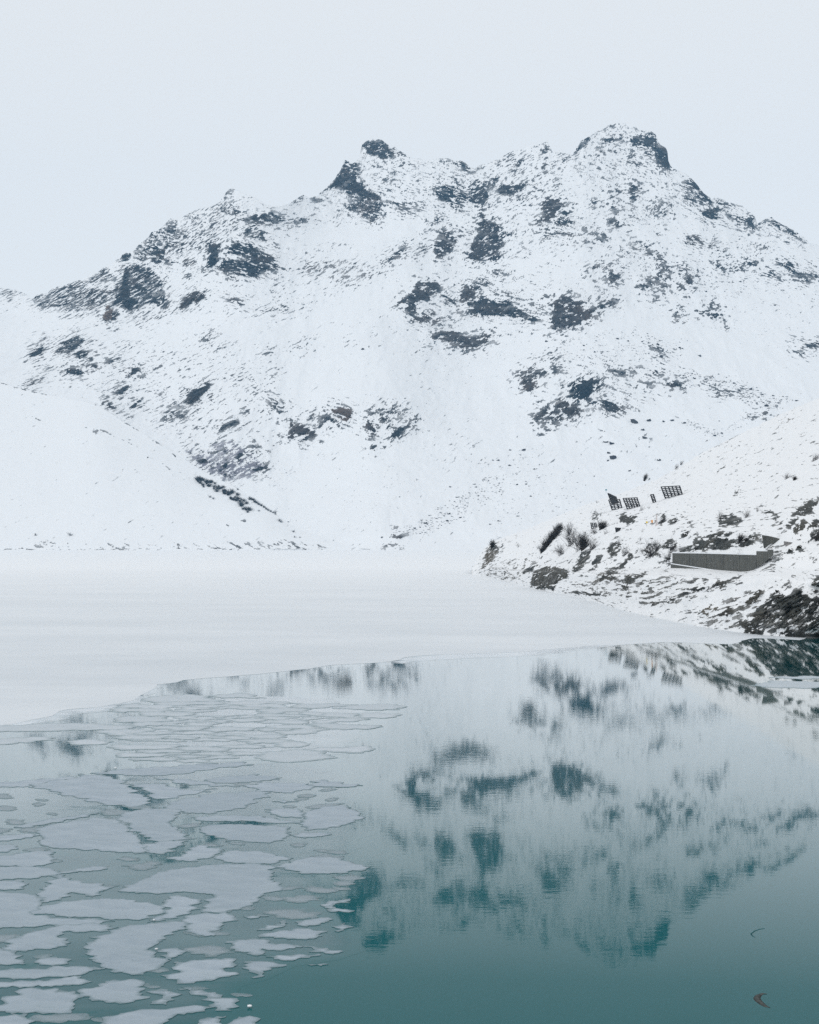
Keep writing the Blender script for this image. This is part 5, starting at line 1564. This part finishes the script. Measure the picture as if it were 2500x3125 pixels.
GB = 'bare shrubs on the near bank'
for x, y, h, w, le, kd, lab in [
        (1654, 1687, 24, 1.0, .2, 'dense', 'dense black shrub at the foot of the slanting hedge left of the thicket'),
        (1664, 1675, 28, 1.0, .2, 'dense', 'dense black shrub, second from the foot of the slanting hedge'),
        (1673, 1664, 29, 1.0, .2, 'dense', 'dense black shrub, third from the foot of the slanting hedge'),
        (1682, 1652, 29, 1.0, .2, 'dense', 'dense black shrub, fourth from the foot of the slanting hedge'),
        (1691, 1641, 29, 1.0, .2, 'dense', 'dense black shrub, fifth from the foot of the slanting hedge'),
        (1699, 1630, 28, 1.0, .2, 'dense', 'dense black shrub, second from the top of the slanting hedge'),
        (1707, 1620, 25, 0.9, .2, 'dense', 'dense black shrub at the top of the slanting hedge'),
        (1738, 1634, 46, .7, .05, 'loose', 'bare shrub at the top of the thicket, right of the slanting hedge'),
        (1745, 1662, 54, .8, -.2, 'loose', 'wide bare shrub in the middle of the thicket by the slanting hedge'),
        (1772, 1676, 62, .8, -.35, 'loose', 'big arching bare shrub at the centre of the thicket'),
        (1781, 1678, 56, .6, .1, 'dense', 'dark dense shrub at the right side of the thicket'),
        (1714, 1692, 38, .9, -.2, 'loose', 'low bare shrub at the lower left of the thicket'),
        (1805, 1680, 42, .9, .3, 'loose', 'bare shrub spreading right of the thicket'),
        (1835, 1616, 30, 1.0, .25, 'dense', 'dark dense shrub beside the half buried lattice fence'),
        (1818, 1628, 22, 1.1, -.5, 'loose', 'arching bare shrub under the half buried lattice fence'),
        (1848, 1630, 16, 1.2, .3, 'thin', 'small bare shrub right of the half buried lattice fence'),
        (1503, 1672, 26, .7, .0, 'dense', 'dark shrub on the rocky tip of the bank'),
        (1583, 1670, 15, .9, -.2, 'thin', 'small bare shrub alone on snow between the rocky tip and the hedge'),
        (1641, 1676, 16, .8, .3, 'thin', 'tiny bare shrub just left of the slanting hedge'),
        (1888, 1660, 20, .8, .1, 'thin', 'thin bare shrub above the brown rock at mid bank'),
        (1905, 1697, 34, .8, .35, 'loose', 'upright bare shrub right of the brown rock at mid bank'),
        (1955, 1650, 14, .9, 0, 'thin', 'small bare shrub alone on snow below the yellow sign'),
        (1960, 1624, 8, .9, 0, 'thin', 'tiny bare shrub directly below the signs'),
        (1990, 1694, 50, .9, -.3, 'loose', 'large bare shrub on the rocks left of the wall'),
        (2003, 1684, 42, .7, .1, 'loose', 'upright bare shrub behind the large one left of the wall'),
        (2052, 1686, 44, .8, .25, 'loose', 'bare shrub leaning right, nearest the left end of the wall'),
        (2042, 1712, 34, .9, .2, 'loose', 'bare shrub at the lower left corner of the wall'),
        (1955, 1560, 20, 1.0, .5, 'thin', 'bare shrub leaning out under the middle snow fence'),
        (1980, 1553, 10, .8, .3, 'thin', 'tiny bare shrub between the middle fence and the narrow fence'),
        (2020, 1598, 30, .6, .2, 'loose', 'bare shrub on dark rock right of the orange sign'),
        (2058, 1596, 22, .7, .35, 'loose', 'bare shrub leaning right, second right of the orange sign'),
        (2195, 1585, 30, .6, .35, 'loose', 'bare shrub on the left shoulder of the dark rock above the road'),
        (2278, 1580, 26, .9, .25, 'loose', 'bare shrub on the snow right of the dark rock above the road'),
        (2312, 1562, 18, .8, .1, 'thin', 'small bare shrub up left of the dark ledge'),
        (2326, 1566, 12, .8, .2, 'thin', 'tiny bare shrub touching the dark ledge'),
        (2258, 1655, 30, .7, .2, 'dense', 'dark shrub in the rocks behind the wall'),
        (2275, 1655, 26, .8, .3, 'loose', 'bare shrub right of the dark one behind the wall'),
        (2492, 1650, 30, 1.0, 0, 'loose', 'bare shrub at the right edge above the boulders'),
        (2482, 1408, 34, .7, .6, 'loose', 'dark bare shrub high on the slope at the right edge'),
        (2400, 1462, 22, .9, .2, 'loose', 'bare shrub high on the slope, left of a smaller one'),
        (2424, 1466, 14, 1.2, .4, 'dense', 'small dark shrub high on the slope, right of a larger one'),
        (2062, 1432, 20, .7, .5, 'loose', 'bare shrub on the skyline of the bank, lower of two'),
        (2078, 1418, 16, .7, .5, 'loose', 'bare shrub on the skyline of the bank, upper of two'),
        (1966, 1466, 22, .6, .4, 'dense', 'dark shrub on the skyline above the narrow snow fence'),
        (1822, 1535, 8, 1.4, .3, 'thin', 'tiny bare shrub left of the snow fences'),
        (2150, 1605, 9, 1, 0, 'thin', 'tiny bare shrub left of the dark rock above the road')]:
    shrub(G_BANK, x, y, h, w, le, kd, lab, GB)
# the strip of shrubs on the white hill
spots = []
for i in range(60):
    f = i / 59
    spots.append((600 + 160 * f + rr.uniform(-5, 5), 1472 + 84 * f ** 1.15 - 10 * math.sin(f * 3.1) + rr.uniform(-15, 13), rr.uniform(7, 14), 'fardense'))
for i in range(12):
    f = i / 11
    spots.append((762 + 78 * f, 1523 + 46 * f + rr.uniform(-2, 2), 11 - 6 * f, 'fardense'))
for x, y, h in ((840, 1565, 9), (852, 1590, 9), (858, 1594, 10), (896, 1624, 8), (899, 1640, 6), (915, 1641, 5), (790, 1560, 6), (640, 1518, 8), (651, 1523, 8), (213, 1634, 10), (108, 1634, 8), (725, 1495, 8)):
    spots.append((x, y, h, 'far'))
for i, (x, y, h, kd) in enumerate(spots):
    if i < 60: lab, gr = 'dark bare shrub in the broad strip on the white hill left of the valley', 'shrubs in the broad strip on the white hill'
    elif i < 72: lab, gr = 'dark bare shrub in the thin line along the ridge of the white hill', 'shrubs in the thin line on the ridge'
    else: lab, gr = 'small lone grey shrub on the open snow of the white hill', 'lone shrubs on the white hill'
    shrub(G_HILL, x, y, h, 1.25, rr.uniform(0.0, 0.5), kd, lab, gr)
# grey brushwood on the rock foot behind the hill
for i in range(34):
    x, y = rr.uniform(560, 800), rr.uniform(1370, 1465)
    if sdist([(560, 1375), (600, 1380), (700, 1345), (790, 1400), (805, 1425), (760, 1455), (710, 1468), (640, 1440)], np.array([x]), np.array([y]))[0] < 3: continue
    shrub(G_MT, x, y, rr.uniform(7, 12), 0.9, rr.uniform(-.2, .2), 'far', 'grey leafless shrub on the rocky foot of the mountain behind the white hill', 'grey brush on the mountain foot')


# ------------------------------------------------------------------ snow fences
def bar(name, a, b, w, d, mat, parent, up=Vector((0, 0, 1))):
    a, b = Vector(a), Vector(b)
    ax = (b - a).normalized()
    s = ax.cross(up).normalized()
    t_ = s.cross(ax)
    v = []
    for p in (a, b):
        for i, j in ((-1, -1), (1, -1), (1, 1), (-1, 1)):
            v.append(p + s * (i * w / 2) + t_ * (j * d / 2))
    o_ = parent.location
    f = [(0, 1, 2, 3), (7, 6, 5, 4), (0, 4, 5, 1), (1, 5, 6, 2), (2, 6, 7, 3), (3, 7, 4, 0)]
    return mesh_obj(name, [p - o_ for p in v], f, mat, parent)


def snow_fence(tl, tr, br, bl, posts, beams, label, lean=-0.6, pw=0.30, bw=0.24, sink=5):
    BL, BR = Vector(G_BANK.at(*bl)), Vector(G_BANK.at(*br))
    ym = 0.5 * (BL.y + BR.y)
    k = 0.35
    yl, yr = BL.y * k + ym * (1 - k), BR.y * k + ym * (1 - k)
    BL, BR = Vector(P(*bl, yl - 0.15)), Vector(P(*br, yr - 0.15))
    TL, TR = Vector(P(*tl, yl + lean)), Vector(P(*tr, yr + lean))
    root = empty('snow_fence', 0.5 * (BL + BR))
    for i in range(posts):
        f = i / (posts - 1)
        a, b = BL.lerp(BR, f), TL.lerp(TR, f)
        ext = (a - b).normalized() * (sink * ym / F)
        bar('post', a + ext, b, pw, pw * 0.8, MAT_STEEL, root, Vector((0, 1, 0)))
        if i % 2 == 0:
            m_ = a.lerp(b, 0.62) + Vector((0, 0.1, 0))
            foot = a + Vector((0.5, 2.4, 0.5))
            bar('strut', foot, m_, pw * 0.6, pw * 0.6, MAT_STEEL, root, Vector((1, 0, 0)))
    for j in range(beams):
        f = j / (beams - 1)
        a, b = TL.lerp(BL, f), TR.lerp(BR, f)
        d = (b - a).normalized() * 0.15
        off = Vector((0, -0.22, 0))
        bar('beam', a - d + off, b + d + off, bw, bw, MAT_STEEL, root)
    tag(root, label, 'snow fence', 'steel snow fences on the near bank')


snow_fence((2018, 1486), (2074, 1483), (2084, 1514), (2030, 1518), 6, 7, 'widest steel lattice snow fence, upper right of the group')
snow_fence((1902, 1521), (1944, 1519), (1954, 1549), (1914, 1551), 6, 7, 'steel lattice snow fence in the middle of the lower pair')
snow_fence((1858, 1526), (1891, 1524), (1899, 1553), (1868, 1555), 4, 7, 'leftmost upright steel lattice snow fence, partly behind the dark slanting one')
snow_fence((1986, 1510), (1994, 1509), (2002, 1533), (1994, 1534), 2, 6, 'narrow ladder-like snow fence between the middle and the widest one', sink=2)
snow_fence((1856, 1506), (1880, 1517), (1886, 1537), (1868, 1538), 5, 8, 'dark slanting snow fence seen almost from its end, above the leftmost lattice', -1.6, 0.38, 0.30, 3)
snow_fence((1803, 1596), (1819, 1596), (1822, 1612), (1806, 1612), 4, 4, 'small lattice snow fence half buried in a dark shrub', pw=0.24, bw=0.2, sink=3)
snow_fence((1879, 1611), (1894, 1612), (1887, 1622), (1881, 1624), 4, 5, 'small dark tapering snow fence alone below the middle fence', pw=0.26, bw=0.22, sink=2)


# ------------------------------------------------------------------ signs and poles
def box(name, c, sz, mat, parent):
    x, y, z = sz[0] / 2, sz[1] / 2, sz[2] / 2
    v = [(c[0] + i * x, c[1] + j * y, c[2] + k_ * z) for k_ in (-1, 1) for i, j in ((-1, -1), (1, -1), (1, 1), (-1, 1))]
    return mesh_obj(name, v, [(3, 2, 1, 0), (4, 5, 6, 7), (0, 1, 5, 4), (1, 2, 6, 5), (2, 3, 7, 6), (3, 0, 4, 7)], mat, parent)


def sign(x, y, hpx, wpx, tpx, mat, label, rot=0.0):
    p = G_BANK.at(x, y)
    u = p[1] / F
    r_ = empty('marker_sign', p)
    box('pole', (0, 0, hpx * u * 0.5 - 0.15), (0.09, 0.09, hpx * u + 0.3), MAT_GREYPOLE, r_)
    pl = box('plate', (0, -0.07, hpx * u - tpx * u * 0.5), (wpx * u, 0.05, tpx * u), mat, r_)
    pl.rotation_euler = (0, rot, 0)
    tag(r_, label, 'sign')


sign(1974, 1606, 15, 5.5, 5.5, MAT_YELLOW, 'small yellow square marker sign on the snow below the fences')
sign(1990, 1604, 17, 4.5, 8, MAT_ORANGE, 'small upright orange marker sign right of the yellow one')
sign(1850, 1502, 9, 5, 4, MAT_TEAL, 'tiny teal marker just above the leftmost snow fences')
p = G_BANK.at(2004, 1604)
u = p[1] / F
r_ = empty('marker_post', p)
h = 34 * u
mesh_obj('board', [(-4 * u, -0.05, -0.2), (4 * u, -0.05, -0.2), (1.2 * u, -0.05, h), (-0.8 * u, -0.05, h), (-4 * u, 0.05, -0.2), (4 * u, 0.05, -0.2), (1.2 * u, 0.05, h), (-0.8 * u, 0.05, h)],
         [(0, 1, 2, 3), (7, 6, 5, 4), (0, 4, 5, 1), (1, 5, 6, 2), (2, 6, 7, 3), (3, 7, 4, 0)], simple_mat('pale_board', (0.55, 0.50, 0.49), (0.66, 0.62, 0.61), 3.0), r_)
box('plate', (-4.5 * u, -0.1, 14 * u), (4 * u, 0.06, 6 * u), MAT_GREYPOLE, r_)
tag(r_, 'tall pale tapering board right of the orange sign', 'post')


# ------------------------------------------------------------------ concrete wall along the road
def Yw(x): return float(np.interp(x, COLS, LINES[1][1])) - 1.3


def strip(name, pts, thick, mat, parent, back=0.0):
    """upright wall strip; pts = (photo column, row of its top, row of its foot, extra depth below the foot)"""
    v, f = [], []
    o_ = parent.location
    for x, yt, yb, dz in pts:
        Y = Yw(x) + back
        a, b = Vector(P(x, yb, Y)) - Vector((0, 0, dz)), Vector(P(x, yt, Y))
        k_ = Vector((0.15, thick, 0))
        v += [a - o_, b - o_, b + k_ - o_, a + k_ - o_]
    n = len(pts)
    for i in range(n - 1):
        q = 4 * i
        for j in range(4):
            f.append((q + j, q + (j + 1) % 4, q + 4 + (j + 1) % 4, q + 4 + j))
    f.append((3, 2, 1, 0)); q = 4 * (n - 1); f.append((q, q + 1, q + 2, q + 3))
    return mesh_obj(name, v, [t_[::-1] for t_ in f], mat, parent)


def lerp_pts(top, bot, x0, x1, n, dz):
    X_ = np.linspace(x0, x1, n)
    return [(x, float(np.interp(x, *zip(*top))), float(np.interp(x, *zip(*bot))), dz) for x in X_]


wall = empty('retaining_wall', P(2200, 1740, Yw(2200)))
TOP = [(2052, 1688), (2150, 1689.5), (2308, 1694)]
BOT = [(2049, 1722), (2100, 1729), (2150, 1736), (2190, 1741), (2272, 1743), (2296, 1732), (2330, 1712), (2353, 1692), (2362, 1684)]
seams = [2052, 2104, 2156, 2208, 2258, 2308]
for a, b in zip(seams[:-1], seams[1:]):
    strip('wall_panel', lerp_pts(TOP, BOT, a + 0.25, b - 0.25, 7, 0.35), 0.55, MAT_CONC, wall)
strip('raised_panel', lerp_pts([(2308, 1682), (2342, 1682.5)], BOT, 2308.4, 2342, 6, 0.35), 0.6, MAT_CONC, wall, -0.02)
strip('end_panel', lerp_pts([(2342, 1677), (2360, 1678)], BOT, 2342.3, 2360, 5, 0.35), 0.6, MAT_CONC, wall, 0.0)
strip('footing', lerp_pts([(2047, 1721), (2150, 1737), (2200, 1744), (2240, 1749)], [(2047, 1731), (2100, 1733), (2200, 1749), (2240, 1751)], 2047, 2240, 14, 0.25), 0.8, MAT_CONC, wall, -0.7)
for nm, x0, x1, tp, dy in (('snow_cap', 2052, 2306, TOP, 0.02), ('snow_cap', 2308.4, 2341.5, [(2308, 1682), (2342, 1682.5)], 0.02)):
    pts = lerp_pts([(x, y - 3.4) for x, y in tp], [(x, y - 0.3) for x, y in tp], x0, x1, 20, 0.0)
    pts = [(x, yt + 0.8 * math.sin(x * 0.21), yb, dz) for x, yt, yb, dz in pts]
    strip(nm, pts, 0.75, MAT_SNOWCAP, wall, -0.05)
pts = lerp_pts([(2047, 1718.6), (2150, 1734.3), (2200, 1741.8), (2240, 1747.5)], [(2047, 1721.2), (2150, 1737.2), (2200, 1744.2), (2240, 1749.2)], 2047, 2238, 16, 0.0)
strip('snow_ledge', pts, 0.7, MAT_SNOWCAP, wall, -0.74)
tag(wall, 'long dark concrete retaining wall with snow on its top and ledge', 'wall')

# wing wall behind, where the road meets the slope
def plate(name, corners, Y, thick, mat, label, cat):
    c = [Vector(P(x, y, Y + dy)) for x, y, dy in corners]
    r__ = empty(name, c[0])
    o_ = r__.location
    n = len(c)
    v = [q - o_ for q in c] + [q + Vector((0.3, thick, 0)) - o_ for q in c]
    f = [tuple(range(n)), tuple(range(2 * n - 1, n - 1, -1))] + [(i, i + n, (i + 1) % n + n, (i + 1) % n) for i in range(n)]
    mesh_obj('slab', v, f, mat, r__)
    tag(r__, label, cat)
    return r__


g_ = G_BANK.at(2345, 1668)
plate('wing_wall', [(2331, 1673, 0), (2325, 1633, 0), (2340, 1635, 0), (2366, 1641, -1.5), (2379, 1645, -2.0), (2378, 1649, -2.0), (2366, 1658, -1.5), (2355, 1659, -1), (2354, 1657, -1), (2343, 1663, -.5)],
      g_[1] - 0.8, 0.5, MAT_CONC, 'dark triangular concrete wing wall above the right end of the long wall', 'wall')
g_ = G_BANK.at(2402, 1664)
plate('stone_block', [(2393, 1664, 0), (2392, 1652, 0), (2415, 1655.5, 0), (2407, 1667, 0)], g_[1] - 0.5, 0.5, simple_mat('pale_masonry', (0.13, 0.13, 0.13), (0.24, 0.23, 0.23), 3.0, 0.85, 0.02),
      'small pale grey stone block on snow right of the wing wall', 'block')


# ------------------------------------------------------------------ things floating on the open water
def drift(name, pts, width, mat, label):
    c = [Vector(on_lake(x, y)) for x, y in pts]
    cen_ = c[len(c) // 2]
    n = len(c)
    v, f = [], []
    for i, q in enumerate(c):
        d = (c[min(i + 1, n - 1)] - c[max(i - 1, 0)]).normalized()
        s_ = Vector((-d.y, d.x, 0))
        w = width * (0.12 + math.sin(math.pi * (i + 0.3) / (n - 0.4)) ** 0.8)
        hgt = 0.3 * w + 0.006
        v += [q - s_ * w - cen_, q + Vector((0, 0, hgt)) - cen_, q + s_ * w - cen_, q - Vector((0, 0, 0.02)) - cen_]
    for i in range(n - 1):
        for j in range(4):
            f.append((4 * i + j, 4 * i + (j + 1) % 4, 4 * i + 4 + (j + 1) % 4, 4 * i + 4 + j))
    f += [(3, 2, 1, 0), tuple(4 * (n - 1) + j for j in range(4))]
    o = mesh_obj(name, v, f, mat, smooth=True)
    o.location = cen_
    tag(o, label, 'driftwood', 'driftwood on the open water')


drift('driftwood', [(2340, 3034), (2326, 3033), (2315, 3038), (2310, 3046), (2314, 3054), (2326, 3064), (2338, 3072), (2350, 3075)], 0.085, MAT_DEBRIS,
      'small grey-brown crescent of driftwood on the open water at lower right')
drift('driftwood', [(2334, 2834), (2318, 2836), (2304, 2841), (2292, 2850), (2297, 2857), (2305, 2861)], 0.022, MAT_DEBRIS_DARK,
      'faint dark crescent of sunken driftwood, higher of two on the open water')
# a few lumps of ice frozen onto the floes
for i, (x, y, r__) in enumerate([(762, 3076, 6), (477, 2901, 5), (352, 2347, 4), (470, 2812, 4)]):
    q = on_lake(x, y)
    me = stone_mesh('ice_lump', 80 + i, MAT_SNOWCAP)
    o = bpy.data.objects.new('ice_lump', me)
    C.objects.link(o)
    s = r__ * q[1] / F
    o.scale = (s, s, s)
    o.location = (q[0], q[1], 0.03 + 0.4 * s)
    tag(o, ['white ice lump floating near the bottom edge, nearest of four', 'small ice lump beside the large curved floe', 'small ice lump on the floe below the dark mirrored patch',
            'small ice lump in the seam between two large floes'][i], 'ice lump', 'ice lumps on the floes')

# ------------------------------------------------------------------ the air between
hz, hn, hl, hb = new_mat('haze_air')
hn.clear()
ho = hn.new('ShaderNodeOutputMaterial')
hv = hn.new('ShaderNodeVolumePrincipled')
hv.inputs['Color'].default_value = (0.30, 0.62, 0.95, 1)
hv.inputs['Density'].default_value = 5.0e-5
hl.new(hv.outputs[0], ho.inputs['Volume'])
x1, ya, yb, za, zb = 1500.0, -90.0, 4100.0, -2.5, 905.0
v = [(i * x1, j, k_) for k_ in (za, zb) for i, j in ((-1, ya), (1, ya), (1, yb), (-1, yb))]
o = mesh_obj('haze', v, [(3, 2, 1, 0), (4, 5, 6, 7), (0, 1, 5, 4), (1, 2, 6, 5), (2, 3, 7, 6), (3, 0, 4, 7)], hz)
o['kind'] = 'stuff'
o['label'] = 'thin pale air over the lake and the mountain'
